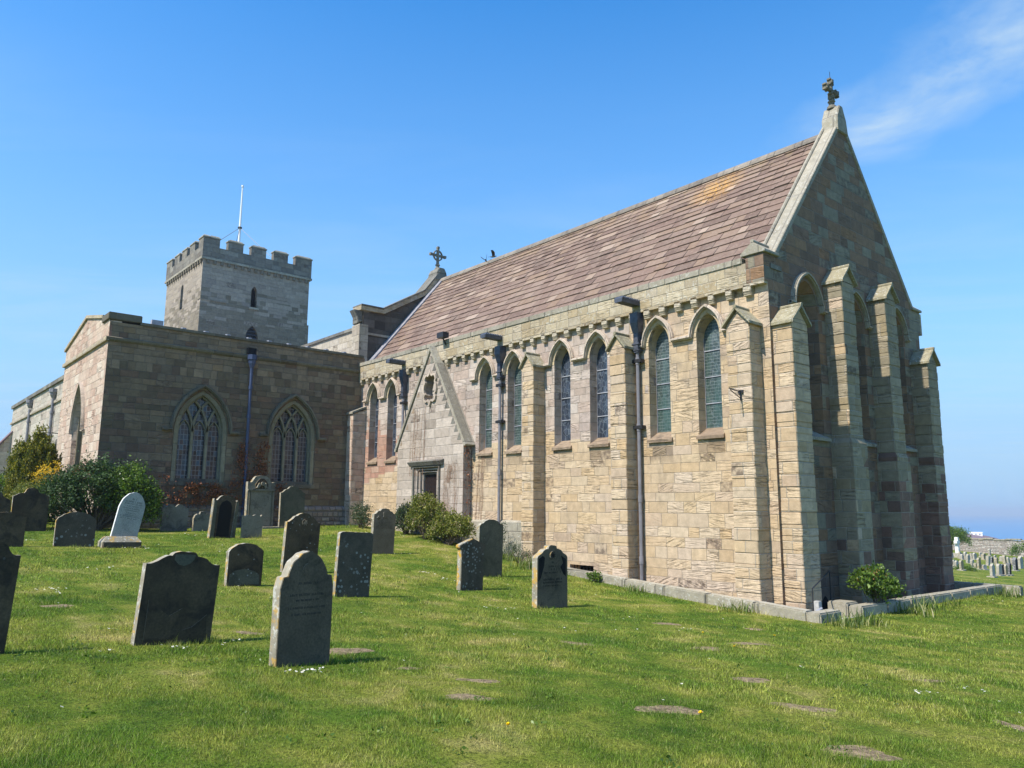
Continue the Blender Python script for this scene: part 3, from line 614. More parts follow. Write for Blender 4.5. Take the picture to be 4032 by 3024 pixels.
# low buttress in the angle with the transept
mb = MB(); mb.hexa([(-19.93, -.62, .2), (-19.42, -.62, .2), (-19.42, .02, .2), (-19.93, .02, .2), (-19.93, -.62, 5.65), (-19.42, -.62, 5.65), (-19.42, .02, 5.9), (-19.93, .02, 5.9)])
b_ = mb.build('angle_buttress', M['transept_s'], church, bevel=.015)
mb = MB(); mb.hexa([(-19.96, -.68, 5.65), (-19.38, -.68, 5.65), (-19.38, .02, 5.95), (-19.96, .02, 5.95), (-19.96, -.68, 5.74), (-19.38, -.68, 5.74), (-19.38, .02, 6.04), (-19.96, .02, 6.04)]); mb.build('cap', M['coping'], b_)
# plinth on the western bays
mb = MB(); mb.hexa([(-11.84, -.10, .1), (-8.66, -.10, .1), (-8.66, .02, .1), (-11.84, .02, .1), (-11.84, -.10, 1.26), (-8.66, -.10, 1.26), (-8.66, .02, 1.34), (-11.84, .02, 1.34)]); mb.build('plinth', M['coping'], church)

# parapet, coping and corbels of the chancel
mb = MB(); mb.box(-19.95, -.505, -.15, .35, 7.262, 7.80); pp = mb.build('parapet', M['parapet'], church)
mb = MB(); x = -19.95
while x < -.62:
    w_ = random.uniform(.75, 1.2); x1 = min(x+w_, -.60); j = random.uniform(-.008, .008)
    mb.box(x+.004, x1-.004, -.175+j, .36, 7.80, 7.975+j); x = x1
mb.build('parapet_coping', M['coping'], pp, bevel=.02)
first = None
for k in range(37):
    xc = -.51-.535*k
    if abs(xc+14) < .42 or abs(xc+4.15) < .1 or abs(xc+10.2) < .1 or abs(xc+16.25) < .1: continue
    if first is None:
        mb = MB(); mb.box(-.10, .10, -.148, .02, 7.08, 7.262); mb.hexa([(-.10, -.10, 6.98), (.10, -.10, 6.98), (.10, .02, 6.98), (-.10, .02, 6.98), (-.10, -.14, 7.082), (.10, -.14, 7.082), (.10, .02, 7.082), (-.10, .02, 7.082)])
        first = mb.build('corbel', M['parapet'], church, bevel=.014); o = first
    else: o = dup(first, church)
    o.location = (xc, 0, random.uniform(-.012, .012)); o.scale = (random.uniform(.85, 1.15), 1, 1)
mb = MB(); mb.box(-20, -.013, -.148, .02, 7.20, 7.2615); mb.build('corbel_course', M['parapet'], church)
# small arched gablet above the corbels is left as the wavy underside of the band
mb = MB(); mb.box(-20, -.013, 8.68, 9.0, 7.26, 7.95); mb.build('north_parapet', M['parapet'], church)

# gable coping, kneelers, apex stone, roll
mb = MB(); T = .22
mb.prism([(.26, 7.98), (4.35, 13.12), (4.35, 13.12-T), (.26+T/1.26*.98, 7.98)], E0, -.03, .40)
mb.prism([(8.44, 7.98), (8.44-T/1.26*.98, 7.98), (4.35, 13.12-T), (4.35, 13.12)], E0, -.03, .40)
gc = mb.build('gable_coping', M['coping'], church, bevel=.012)
mb = MB(); mb.tube([(-.40, .30, 8.07), (-.40, 4.30, 13.09)], .05, 8); mb.tube([(-.40, 8.4, 8.07), (-.40, 4.4, 13.09)], .05, 8); mb.build('edge_roll', M['coping'], gc)
mb = MB(); mb.prism([(4.02, 12.60), (4.66, 12.60), (4.58, 13.05), (4.46, 13.30), (4.40, 13.44), (4.22, 13.44), (4.16, 13.30), (4.04, 13.05)], E0, -.06, .42); mb.build('apex_stone', M['coping'], gc, bevel=.02)
for ya, yb in ((-.20, .50), (8.20, 8.90)):
    mb = MB(); mb.prism([(-.62, 7.975), (.07, 7.975), (.07, 8.04), (-.27, 8.30), (-.62, 8.04)], lambda u, z, d: (u, d, z), ya, yb)
    kn = mb.build('kneeler', M['coping'], church, bevel=.01)
    mb = MB(); mb.tube([(-.27, ya, 8.31), (-.27, yb, 8.31)], .05, 8); mb.build('roll', M['coping'], kn)

# cross finials
def cross_finial(x, y, z, s, ring, mat):
    mb = MB()
    prof = [(.17, 0), (.15, .10), (.09, .16), (.09, .24), (.13, .28), (.08, .33), (.07, .40)]
    for (r0, h0), (r1, h1) in zip(prof, prof[1:]): mb.tube([(x, y, z+h0*s), (x, y, z+h1*s)], [r0*s, r1*s], 8)
    c0 = z+.68*s
    if ring:
        a = .055*s
        mb.box(x-a, x+a, y-a, y+a, z+.38*s, z+1.13*s); mb.box(x-a*.95, x+a*.95, y-.40*s, y+.40*s, z+.75*s-a, z+.75*s+a)
        c0 = z+.75*s; pts = [(y+.24*s*math.cos(t), c0+.24*s*math.sin(t)) for t in np.linspace(0, 2*math.pi, 21)[:-1]]
        mb.bar(pts, fE(x), .055*s, -.045*s, .045*s, True)
        for q in ((y-.40*s, c0), (y+.40*s, c0), (y, c0+.38*s)): mb.box(x-.07*s, x+.07*s, q[0]-.06*s, q[0]+.06*s, q[1]-.06*s, q[1]+.06*s)
    else:
        a = .055*s
        mb.box(x-a, x+a, y-a, y+a, z+.38*s, z+.98*s); mb.box(x-a*.95, x+a*.95, y-.34*s, y+.34*s, c0-a, c0+a)
        for q in ((y-.33*s, c0), (y+.33*s, c0), (y, c0+.30*s), (y, c0-.22*s)):
            mb.box(x-.09*s, x+.09*s, q[0]-.07*s, q[0]+.07*s, q[1]-.07*s, q[1]+.07*s)
            for sy, sz in ((1, 1), (-1, 1), (1, -1), (-1, -1)): mb.box(x-.07*s, x+.07*s, q[0]+sy*.08*s-.035*s, q[0]+sy*.08*s+.035*s, q[1]+sz*.08*s-.035*s, q[1]+sz*.08*s+.035*s)
    return mb.build('cross_finial', mat, church, bevel=.012)
cf = cross_finial(-.2, 4.28, 13.40, .90, False, M['darkcap'])
mb = MB(); mb.tube([(-.2, 4.28, 14.3), (-.2, 4.28, 14.62)], .008, 5); mb.build('lightning_rod', M['iron'], cf)
cross_finial(-20.6, 4.35, 13.30, 1.05, True, M['darkcoping'])

# stone slate roof, laid slate by slate
def slates(name, sgn):
    mb = MB(); y0, z0, y1, z1 = (.30, 7.80, 4.33, 12.66)
    L_ = math.hypot(y1-y0, z1-z0); n = 19; e0, e1 = .385, .255; tot = sum(e0+(e1-e0)*k/(n-1) for k in range(n)); s = 0
    dy, dz = (y1-y0)/L_, (z1-z0)/L_
    def pt(x, s, h):
        y = y0+dy*s-dz*h; z = z0+dz*s+dy*h
        return (x, y if sgn > 0 else 8.7-y, z)
    for k in range(n):
        e = (e0+(e1-e0)*k/(n-1))*L_/tot; x = -20.28+random.uniform(-.4, 0)
        while x < -.40:
            w_ = random.choice((.38, .5, .62, .75, .95))*random.uniform(.8, 1.2)*(1-.012*k)
            xa, xb = max(x, -20.28), min(x+w_, -.38); x += w_
            if xb-xa < .05: continue
            g = .007; j = random.uniform(-.024, .022); t = random.uniform(.016, .034); hj = random.uniform(-.006, .008); tw = random.uniform(-.006, .006)
            lo, hi = s+j, s+e+.06
            mb.hexa([pt(xa+g, lo, .03+hj), pt(xb-g, lo, .03+hj+tw), pt(xb-g, hi, -.012), pt(xa+g, hi, -.012), pt(xa+g, lo+.006, .03+hj+t), pt(xb-g, lo+.006, .03+hj+t+tw), pt(xb-g, hi, .02), pt(xa+g, hi, .02)], random.random())
        s += e
    return mb.build(name, M['slates'], church)
slates('chancel_roof', 1)
mb = MB(); mb.add([(-20.3, .3, 7.75), (-.46, .3, 7.75), (-.46, 4.35, 12.62), (-20.3, 4.35, 12.62), (-20.3, 8.4, 7.75), (-.46, 8.4, 7.75)], [(0, 1, 2, 3), (3, 2, 5, 4)]); mb.build('north_roof_slope', M['slates'], church)
mb = MB(); x = -20.3
while x < -.55:
    x1 = min(x+random.uniform(.8, 1.1), -.5)
    mb.prism([(4.16, 12.58), (4.19, 12.68), (4.30, 12.82), (4.40, 12.82), (4.51, 12.68), (4.54, 12.58)], lambda u, z, d: (d, u, z), x+.005, x1-.005); x = x1
mb.build('ridge', M['ridge'], church, bevel=.01)
mb = MB(); mb.hexa([(-20.28, .33, 7.90), (-19.95, .33, 7.90), (-19.95, 4.33, 12.72), (-20.28, 4.33, 12.72), (-20.28, .30, 7.99), (-19.95, .30, 7.96), (-19.95, 4.30, 12.78), (-20.28, 4.30, 12.82)]); mb.build('lead_flashing', M['flash'], church)

# rainwater pipes with hoppers and spouts
def drain(x, zbot, zbr, hopmat='hopper', pipemat='pipe'):
    mb = MB(); mb.tube([(x, -.12, zbot), (x, -.12, 6.45)], .052, 8)
    for z in zbr: mb.tube([(x, -.12, z-.10), (x, -.12, z+.10)], .066, 8)
    p = mb.build('drainpipe', M[pipemat], church, smooth=False)
    mb = MB(); mb.box(x-.15, x+.15, -.27, -.012, 6.92, 7.20)
    mb.hexa([(x-.10, -.20, 6.62), (x+.10, -.20, 6.62), (x+.10, -.02, 6.62), (x-.10, -.02, 6.62), (x-.15, -.27, 6.92), (x+.15, -.27, 6.92), (x+.15, -.012, 6.92), (x-.15, -.012, 6.92)])
    mb.box(x-.085, x+.085, -.20, -.03, 6.05, 6.62); mb.box(x-.13, x+.13, -.22, -.01, 6.28, 6.33); mb.box(x-.13, x+.13, -.22, -.01, 6.10, 6.15)
    mb.build('hopper', M[hopmat], p, bevel=.008)
    mb = MB()
    for i in range(10):
        ya = -.15-.075*i; mb.hexa([(x-.13, ya, 7.40), (x+.13, ya, 7.40), (x+.13, ya-.075, 7.39), (x-.13, ya-.075, 7.39), (x-.15, ya, 7.53+.04), (x+.15, ya, 7.53+.04), (x+.15, ya-.075, 7.50), (x-.15, ya-.075, 7.50)])
    mb.build('spout', M['hopper'], p)
    for z in zbr[:2]:
        mb = MB(); mb.box(x-.16, x+.16, -.19, -.01, z-.05, z+.05); mb.build('bracket', M['iron'], p, bevel=.006)
    return p
drain(-4.08, -.6, [5.82, 3.95, 2.0, .35]); drain(-10.17, .9, [5.85, 4.6, 2.9]); drain(-16.28, 2.0, [5.85, 4.4])
mb = MB(); mb.tube([(-13.35, -.16, 7.75), (-13.35, -.30, 7.98)], .03, 6); mb.box(-13.55, -13.15, -.45, -.18, 8.0, 8.2); fl = mb.build('floodlight', M['iron'], church)

# iron bracket on the south east buttress
mb = MB(); mb.tube([(-.55, -.52, 4.35), (-.55, -.95, 4.52)], .012, 5); mb.tube([(-.55, -.52, 4.52), (-.55, -.98, 4.55)], .016, 5); mb.tube([(-.55, -.53, 4.56), (-.55, -.53, 4.30)], .02, 5); mb.box(-.62, -.48, -.53, -.50, 4.48, 4.56)
mb.build('iron_bracket', M['iron'], church)

# porch gable with door
PY = -.38; PF = fS(PY)
mand = [(0, .66), (.05, .52), (.12, .46), (.22, .50), (.33, .44), (.38, .32), (.33, .22), (.40, .10), (.42, -.04), (.39, -.18), (.32, -.24), (.38, -.34), (.33, -.47), (.22, -.52), (.11, -.47), (.05, -.54), (0, -.68)]
mand = mand+[(-x, z) for x, z in mand[-2:0:-1]]; mand = [(-13.97+x, 6.17+z) for x, z in mand]
dh = [(-14.88, -.3), (-14.88, 3.18), (-13.32, 3.18), (-13.32, -.3)]
mb = MB(); op_ = [(-16.15, -.3), (-16.15, 4.02), (-14.0, 7.60), (-11.85, 4.02), (-11.85, -.3)]
mb.sheet(op_, [mand, dh], PF, 0)
mb.band([PF(u, z, 0) for u, z in op_], [PF(u, z, .375) for u, z in op_])
mb.band([PF(u, z, 0) for u, z in mand], [PF(u, z, .33) for u, z in mand], True)
mb.band([PF(u, z, 0) for u, z in dh], [PF(u, z, .12) for u, z in dh])
porch = mb.build('porch_gable', M['porch'], church)
mb = MB(); mb.add([PF(u, z, .33) for u, z in mand], [tuple(q) for q in tessellate_polygon([[Vector((u, z, 0)) for u, z in mand]])])
for (u, z, w_, h_, d_) in ((.10, .1, .16, .20, .10), (.16, -.18, .14, .14, .14), (.06, -.34, .10, .10, .12), (.20, .28, .08, .10, .08), (.02, -.05, .10, .16, .08)):
    mb.hexa([PF(-13.97+u-w_, 6.17+z-h_, .22), PF(-13.97+u+w_, 6.17+z-h_*.8, .22), PF(-13.97+u+w_, 6.17+z-h_, .22-d_*.6), PF(-13.97+u-w_, 6.17+z-h_, .22-d_), PF(-13.97+u-w_*.6, 6.17+z+h_, .22), PF(-13.97+u+w_*.8, 6.17+z+h_*.7, .22), PF(-13.97+u+w_*.7, 6.17+z+h_*.8, .22-d_), PF(-13.97+u-w_*.5, 6.17+z+h_, .22-d_*.7)])
mb.build('carved_recess', M['porch'], porch)
mb = MB(); mb.bar(mand, PF, .075, -.07, .03, True); mb.build('recess_moulding', M['hood'], porch)
mb = MB()
for s_ in (-1, 1):
    xe = -14+s_*2.26; nx_, nz_ = s_*.857, .515
    mb.hexa([PF(xe, 3.86, -.06), PF(xe+nx_*.10, 3.86+nz_*.10, -.06), PF(xe+nx_*.10, 3.86+nz_*.10, .375), PF(xe, 3.86, .375), PF(-14, 7.62, -.06), PF(-14+nx_*.02, 7.78, -.06), PF(-14+nx_*.02, 7.78, .375), PF(-14, 7.62, .375)])
mb.build('porch_coping', M['coping'], porch)
for k in range(11):
    z_ = 4.12+.30*k; xe = -14+2.15*(7.60-z_)/3.58; t_ = random.uniform(.8, 1.2)
    mb = MB(); mb.prism([(xe-.09, z_-.02), (xe-.13-.24*t_, z_-.02), (xe-.24*t_, z_+.25)], PF, -.006, .02); mb.build('stained_wedge', M['darkcoping'], porch)
    if k % 2 == 0:
        xw = -14-2.15*(7.60-z_)/3.58; mb = MB(); mb.prism([(xw+.10, z_-.02), (xw+.28*t_, z_-.02), (xw+.25*t_, z_+.2)], PF, -.005, .02); mb.build('stained_wedge', M['sill'], porch)
mb = MB(); mb.hexa([PF(-15.15, 3.26, -.10), PF(-13.05, 3.26, -.10), PF(-13.05, 3.26, .02), PF(-15.15, 3.26, .02), PF(-15.2, 3.40, -.18), PF(-13.0, 3.40, -.18), PF(-13.0, 3.48, .02), PF(-15.2, 3.48, .02)]); mb.bar([(-14.95, .0), (-14.95, 3.22), (-13.25, 3.22), (-13.25, .0)], PF, .09, -.06, .0); mb.build('door_hood', M['darkcoping'], porch)
mb = MB()
mb.bar([(-14.82, -.3), (-14.82, 3.12), (-13.38, 3.12), (-13.38, -.3)], PF, .12, .02, .12); mb.bar([(-14.68, -.3), (-14.68, 3.03), (-13.50, 3.03), (-13.50, -.3)], PF, .12, .07, .2); mb.bar([(-14.56, -.3), (-14.56, 2.96), (-13.60, 2.96), (-13.60, -.3)], PF, .10, .14, .28)
mb.build('door_jamb', M['porch'], porch, bevel=.015)
mb = MB()
for k in range(6): mb.box(-14.52+k*.148, -14.52+k*.148+.144, -.16+.0, -.12, -.3, 2.94)
dr = mb.build('door', M['door'], church, bevel=.004)
mb = MB()
for z0_ in (2.30, 1.35):
    for s_ in (-1, 1):
        pts = [(-14.08+s_*.30*math.sin(t), z0_+.32*math.cos(t)*(.6+.12*t)) for t in np.linspace(.2, 3.0, 14)]
        mb.bar(pts, fS(-.165), .03, -.004, .01)
for z0_ in np.arange(.4, 2.9, .16):
    for k in range(6): mb.box(-14.45+k*.148-.01, -14.45+k*.148+.01, -.175, -.158, z0_-.01, z0_+.01)
mb.build('door_ironwork', M['iron'], dr)

# ------------------------------------------------------------------ south transept
TF = fE(-19.9); TS = fS(-10.2)
mb = MB(); TW = [-6.75, -3.08]
mb.sheet([(-10.2, 0.2), (0.1, 0.2), (0.1, 8.22), (-10.2, 8.22)], [opening(c, 1.0, 2.52, 4.50, 6.08) for c in TW], TF, 0)
for c in TW: reveal(mb, opening(c, 1.0, 2.52, 4.50, 6.08), opening(c, .84, 2.68, 4.50, 5.90), TF, 0, .26)
mb.add([(-19.9, .1, .2), (-27.3, .1, .2), (-27.3, .1, 8.2), (-19.9, .1, 8.2)], [(0, 1, 2, 3)]); mb.add([(-27.3, -10.2, .2), (-27.3, .1, .2), (-27.3, .1, 8.2), (-27.3, -10.2, 8.2)], [(0, 1, 2, 3)])
mb.box(-20.3, -19.91, -10.19, .1, 7.9, 8.2)
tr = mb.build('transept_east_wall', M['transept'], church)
mb = MB(); so_ = opening(-23.5, .95, 2.0, 4.45, 6.30)
gp = [(-27.3, .2), (-19.9, .2), (-19.9, 8.30), (-20.75, 8.52), (-23.6, 9.02), (-27.3, 8.22)]
mb.sheet(gp, [so_], TS, 0); reveal(mb, so_, opening(-23.5, .80, 2.2, 4.45, 6.10), TS, 0, .42)
mb.prism([(-27.29, 7.6), (-19.91, 7.6), (-19.91, 8.28), (-20.75, 8.50), (-23.6, 9.0), (-27.29, 8.2)], TS, .02, .4)
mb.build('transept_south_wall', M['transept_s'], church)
mb = MB()
mb.box(-20.32, -19.84, -9.2, .05, 8.215, 8.33)                                   # east coping
mb.box(-20.85, -19.83, -10.27, -9.15, 8.30, 8.56)                                # corner block
mb.build('transept_coping', M['trim'], church, bevel=.02)
mb = MB(); mb.bar([(-27.4, 8.26), (-23.6, 9.06), (-20.80, 8.55)], TS, .12, -.07, .42); mb.build('transept_gable_coping', M['parapet'], church)
mb = MB(); mb.hexa([(-19.89, -10.28, 7.50), (-19.82, -10.28, 7.56), (-19.82, .0, 7.56), (-19.89, .0, 7.50), (-19.89, -10.28, 7.68), (-19.80, -10.28, 7.64), (-19.80, .0, 7.64), (-19.89, .0, 7.68)]); mb.build('string_course', M['trim'], church)
mb = MB(); mb.box(-27.35, -19.83, -10.29, -10.19, 7.52, 7.66); mb.build('string_course', M['parapet'], church)
mb = MB(); mb.add([(-27.3, -10, 8.05), (-23.6, -10, 8.75), (-20.2, -10, 8.05), (-27.3, .3, 8.05), (-23.6, .3, 8.75), (-20.2, .3, 8.05)], [(0, 1, 4, 3), (1, 2, 5, 4)])
rf = mb.build('transept_roof', M['lead'], church)
mb = MB()
mb.box(-20.3, -20.1, -8.75, -8.35, 8.34, 8.56); mb.build('roof_box', M['lead'], rf)
for k in range(9):
    mb = MB(); mb.tube([(-20.15, -7.6+k*.85, 8.10), (-20.15, -7.6+k*.85, 8.42)], .11, 7); mb.build('roof_roll', M['lead'], rf)
mb = MB(); mb.hexa([(-19.91, -10.24, 0), (-19.74, -10.24, 0), (-19.74, 0, 0), (-19.91, 0, 0), (-19.91, -10.24, 1.78), (-19.80, -10.24, 1.62), (-19.80, 0, 1.62), (-19.91, 0, 1.78)])
mb.build('transept_plinth', M['rubble'], church)
def tracery_window(c, fn, half, zs, z0, za, d, name='traceried_window'):
    mb = MB(); mb.prism(opening(c, half, z0, zs, za), fn, d+.06, d+.09); win = mb.build(name, M['glass_grid'], church)
    mb = MB(); h = za-zs; cc = (h*h-half*half)/(2*half); Rr = cc+half
    def inside(u, z): return z <= zs or ((abs(u-c)+cc)**2+(z-zs)**2) < Rr*Rr
    mb.bar(opening(c, half-.02, z0, zs, za-.03), fn, .08, d-.06, d+.05)
    third = half*2/3
    for s_ in (-1, 1):
        m0 = c-s_*third/2
        mb.bar([(m0, z0), (m0, zs)], fn, .10, d-.08, d+.05)
        for q in (-1, 1):
            pts = []
            for t in np.linspace(0, 1.5, 40):
                u = m0+q*(Rr-Rr*math.cos(t)); z = zs+Rr*math.sin(t)
                if not inside(u, z): break
                pts.append((u, z))
            if len(pts) > 2: mb.bar(pts, fn, .085, d-.08, d+.05)
    # cusped heads of the lights
    for k in (-1, 0, 1):
        lc = c+k*third
        mb.bar(arch(lc, third/2-.05, zs-.05, zs+.42, 6), fn, .045, d-.03, d+.05)
    mb.build('tracery', M['trim_in'], win, bevel=.012)
    mb = MB(); mb.bar(opening(c, half+.09, z0-.1, zs, za+.10), fn, .17, d-.22, d+.03); mb.build('window_surround', M['trim_in'], win, bevel=.02)
    mb = MB()
    mb.bar([(c-half-.22, z0-.14), (c+half+.22, z0-.14)], fn, .16, -.05, .16); mb.bar([(c-half+.02, z0-.02), (c+half-.02, z0-.02)], fn, .14, .1, d+.09); mb.build('sill', M['trim'], win)
    return win
for c in TW:
    win = tracery_window(c, TF, .82, 4.50, 2.68, 5.88, .24)
    hoodmould(c, 1.10, 4.52, 6.24, TF, w=.13, proj=.11, tails=(.32, .34), par=win, mat='trim')
win = tracery_window(-23.5, TS, .80, 4.45, 2.2, 6.10, .38); hoodmould(-23.5, 1.0, 4.47, 6.42, TS, w=.10, proj=.08, tails=(0, .25), par=win, mat='hood')
# blue painted pipe between the two windows
def pipe_on(pts, z_top, mat, brk, r=.06, name='drainpipe', hopper=True, rot=0):
    mb = MB(); mb.tube(pts, r, 8)
    p = mb.build(name, M[mat], church)
    x, y, _ = pts[-1]
    for z in brk:
        q = MB(); q.tube([(x, y, z-.07), (x, y, z+.07)], r*1.4, 8); q.build('collar', M[mat], p)
    if hopper:
        q = MB(); q.tube([(x, y, z_top-.55), (x, y, z_top-.35), (x, y, z_top-.22), (x, y, z_top-.20), (x, y, z_top)], [r, r*2.2, r*2.4, r*3.0, r*3.0], 8); q.build('hopper', M[mat], p)
    return p
pipe_on([(-19.74, -5.02, .8), (-19.74, -5.02, 7.2)], 7.66, 'bluepipe', [6.35, 5.2, 3.2])
mb = MB(); mb.box(-19.95, -19.78, -5.2, -4.85, 7.70, 7.95); mb.build('spout', M['dark'], church)

# ------------------------------------------------------------------ nave east gable, nave, aisle
NF = fE(-20.32)
np_ = [(.17, 6.5), (8.53, 6.5), (8.53, 10.55), (7.52, 10.55), (5.27, 11.86), (4.55, 12.95), (4.15, 12.95), (3.43, 11.86), (1.18, 10.55), (.17, 10.55)]
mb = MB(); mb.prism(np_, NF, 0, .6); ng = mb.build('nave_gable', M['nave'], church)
mb = MB(); mb.bar([(.0, 10.60), (1.18, 10.60), (3.43, 11.91), (4.33, 13.05)], NF, .20, -.10, .66); mb.bar([(8.7, 10.60), (7.52, 10.60), (5.27, 11.91), (4.37, 13.05)], NF, .20, -.10, .66); mb.build('nave_gable_coping', M['parapet'], ng)
mb = MB(); mb.bar([(.0, 10.74), (1.16, 10.74), (3.38, 12.04), (4.28, 13.2)], NF, .06, -.14, .70); mb.build('dark_roll', M['darkcoping'], ng)
mb = MB(); mb.box(-20.9, -20.45, -.05, .16, 9.9, 10.5); mb.prism([(-.28, 10.5), (.16, 10.5), (.16, 10.0), (-.02, 9.92), (-.1, 10.2)], NF, .05, .5); mb.build('carved_kneeler', M['darkcoping'], ng, bevel=.02)
mb = MB(); mb.prism([(4.0, 12.72), (4.7, 12.72), (4.62, 13.15), (4.5, 13.36), (4.2, 13.36), (4.08, 13.15)], NF, -.12, .66); mb.build('apex_stone', M['darkcoping'], ng, bevel=.02)
mb = MB(); mb.box(-20.36, -20.28, .02, 6, 9.42, 9.52); mb.box(-20.95, -20.27, -.02, .42, 6.5, 9.86); mb.build('nave_pilaster', M['nave_s'], church)
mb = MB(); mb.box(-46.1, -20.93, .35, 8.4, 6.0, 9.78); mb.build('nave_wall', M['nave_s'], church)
mb = MB(); mb.box(-46, -20.93, .27, .75, 9.785, 9.92); mb.build('nave_coping', M['darkcoping'], church)
mb = MB(); mb.prism([(.5, 9.8), (8.2, 9.8), (4.35, 10.4)], lambda u, z, d: (d, u, z), -46, -20.9); mb.build('nave_roof', M['lead'], church)
mb = MB(); mb.box(-55.9, -27.2, -8.3, .5, .5, 8.55); mb.build('aisle_wall', M['aisle'], church)
mb = MB(); mb.box(-56.0, -27.25, -8.42, -7.9, 8.56, 8.78); mb.build('aisle_coping', M['darkcoping'], church)
mb = MB(); mb.hexa([(-56, -8.2, 8.75), (-27.3, -8.2, 8.75), (-27.3, 0, 9.4), (-56, 0, 9.4), (-56, -8.2, 8.85), (-27.3, -8.2, 8.85), (-27.3, 0, 9.5), (-56, 0, 9.5)]); mb.build('aisle_roof', M['lead'], church)
mb = MB(); mb.box(-56.0, -27.3, -8.40, -8.28, 7.42, 7.56); mb.build('string_course', M['nave_s'], church)
mb = MB(); mb.prism([(-8.25, .5), (-8.25, 6.9), (-9.4, 5.2), (-9.5, .5)], lambda u, z, d: (d, u, z), -56, -54.9); mb.build('buttress', M['aisle'], church)
mb = MB(); mb.hexa([(-56.1, -8.2, 6.95), (-54.8, -8.2, 6.95), (-54.8, -9.55, 5.1), (-56.1, -9.55, 5.1), (-56.1, -8.2, 7.07), (-54.8, -8.2, 7.07), (-54.8, -9.6, 5.22), (-56.1, -9.6, 5.22)]); mb.build('buttress_weathering', M['terracotta'], church)
pipe_on([(-40.1, -8.42, 1.0), (-40.1, -8.42, 7.7)], 8.25, 'pipe', [6.9, 5.6], .085); pipe_on([(-47.8, -8.42, 1.0), (-47.8, -8.42, 7.8)], 8.4, 'pipe', [7.0, 5.6], .085)
mb = MB(); mb.prism(opening(-38.3, .75, 1.2, 3.6, 5.05), fS(-8.33), 0, .05); aw = mb.build('aisle_window', M['dark'], church)  # flat dark slab; its colour stands for the shadowed reveal
mb = MB(); mb.bar(arch(-38.3, .85, 3.6, 5.2, 8), fS(-8.33), .16, -.06, .05); mb.build('hood_mould', M['darkcoping'], aw)

# ------------------------------------------------------------------ west tower
X0, X1, Y0, Y1 = -46.0, -54.5, 1.12, 9.45
TE = fE(X0); TSo = fS(Y0)
mb = MB()
l1 = opening(5.06, .23, 16.60, 17.75, 18.22); bl = opening(5.08, .47, 12.6, 14.3, 15.15)
mb.sheet([(Y0, 7), (Y1, 7), (Y1, 19.64), (Y0, 19.64)], [l1, bl], TE, 0); l2 = opening(-50.4, .30, 16.6, 18.1, 18.6)
mb.sheet([(X1, 7), (X0, 7), (X0, 19.64), (X1, 19.64)], [l2], TSo, 0)
for o_ in (l1, bl): mb.band([TE(u, z, 0) for u, z in o_], [TE(u, z, .4) for u, z in o_])
mb.band([TSo(u, z, 0) for u, z in l2], [TSo(u, z, .4) for u, z in l2])
mb.add([(X0, Y1, 7), (X1, Y1, 7), (X1, Y1, 19.64), (X0, Y1, 19.64)], [(0, 1, 2, 3)]); mb.add([(X1, Y0, 7), (X1, Y1, 7), (X1, Y1, 19.64), (X1, Y0, 19.64)], [(0, 1, 2, 3)])
mb.add([(X0, Y0, 19.7), (X1, Y0, 19.7), (X1, Y1, 19.7), (X0, Y1, 19.7)], [(0, 1, 2, 3)])
mb.box(X0-1, X0-.004, Y1-.4, Y1+.13, 7, 15.92); mb.box(X0-.5, X0+.06, Y0+.0, Y0+1.9, 16.52, 16.60)
tower = mb.build('tower', M['tower'], church)
mb = MB(); mb.add([TE(u, z, .4) for u, z in l1], [tuple(range(len(l1)))]); mb.build('lancet_opening', M['dark'], tower)
mb = MB(); mb.add([TSo(u, z, .4) for u, z in l2], [tuple(range(len(l2)))]); mb.build('lancet_opening', M['glass_blue'], tower)
mb = MB(); mb.add([TE(u, z, .42) for u, z in bl], [tuple(range(len(bl)))])
for k in range(9): mb.hexa([TE(4.63, 12.9+k*.26, .12), TE(5.53, 12.9+k*.26, .12), TE(5.53, 13.06+k*.26, .38), TE(4.63, 13.06+k*.26, .38), TE(4.63, 12.93+k*.26, .12), TE(5.53, 12.93+k*.26, .12), TE(5.53, 13.09+k*.26, .38), TE(4.63, 13.09+k*.26, .38)])
mb.build('belfry_louvres', M['hopper'], tower)
mb = MB(); mb.box(X0-.05, X0+.12, 4.70, 5.45, 16.42, 16.56); mb.build('sill', M['coping'], tower)
o = None
for side in 'ES':
    n = 16
    for k in range(n):
        t = (k+.35)/n
        if o is None:
            mb = MB(); mb.box(-.10, .10, -.11, .11, 0, .30); o = mb.build('corbel', M['tower'], tower, bevel=.02)
        else: o = dup(o, tower)
        o.location = (X0+.03, Y0+.15+t*(Y1-Y0-.1), 19.28) if side == 'E' else (X0-.1-t*(X0-X1-.1), Y0-.03, 19.28)
mb = MB(); e = .16; mb.box(X1-e, X0+e, Y0-e, Y1+e, 19.56, 19.72); mb.build('string_course', M['coping'], tower)
mb = MB(); e = .10
for b_ in ((X0-.35, X0+e, Y0-e, Y1+e), (X1-e, X1+.35, Y0-e, Y1+e), (X1+.35, X0-.35, Y0-e, Y0+.35), (X1+.35, X0-.35, Y1-.35, Y1+e)): mb.box(*b_, 19.725, 20.58)
mb.build('tower_parapet', M['merlon'], tower)
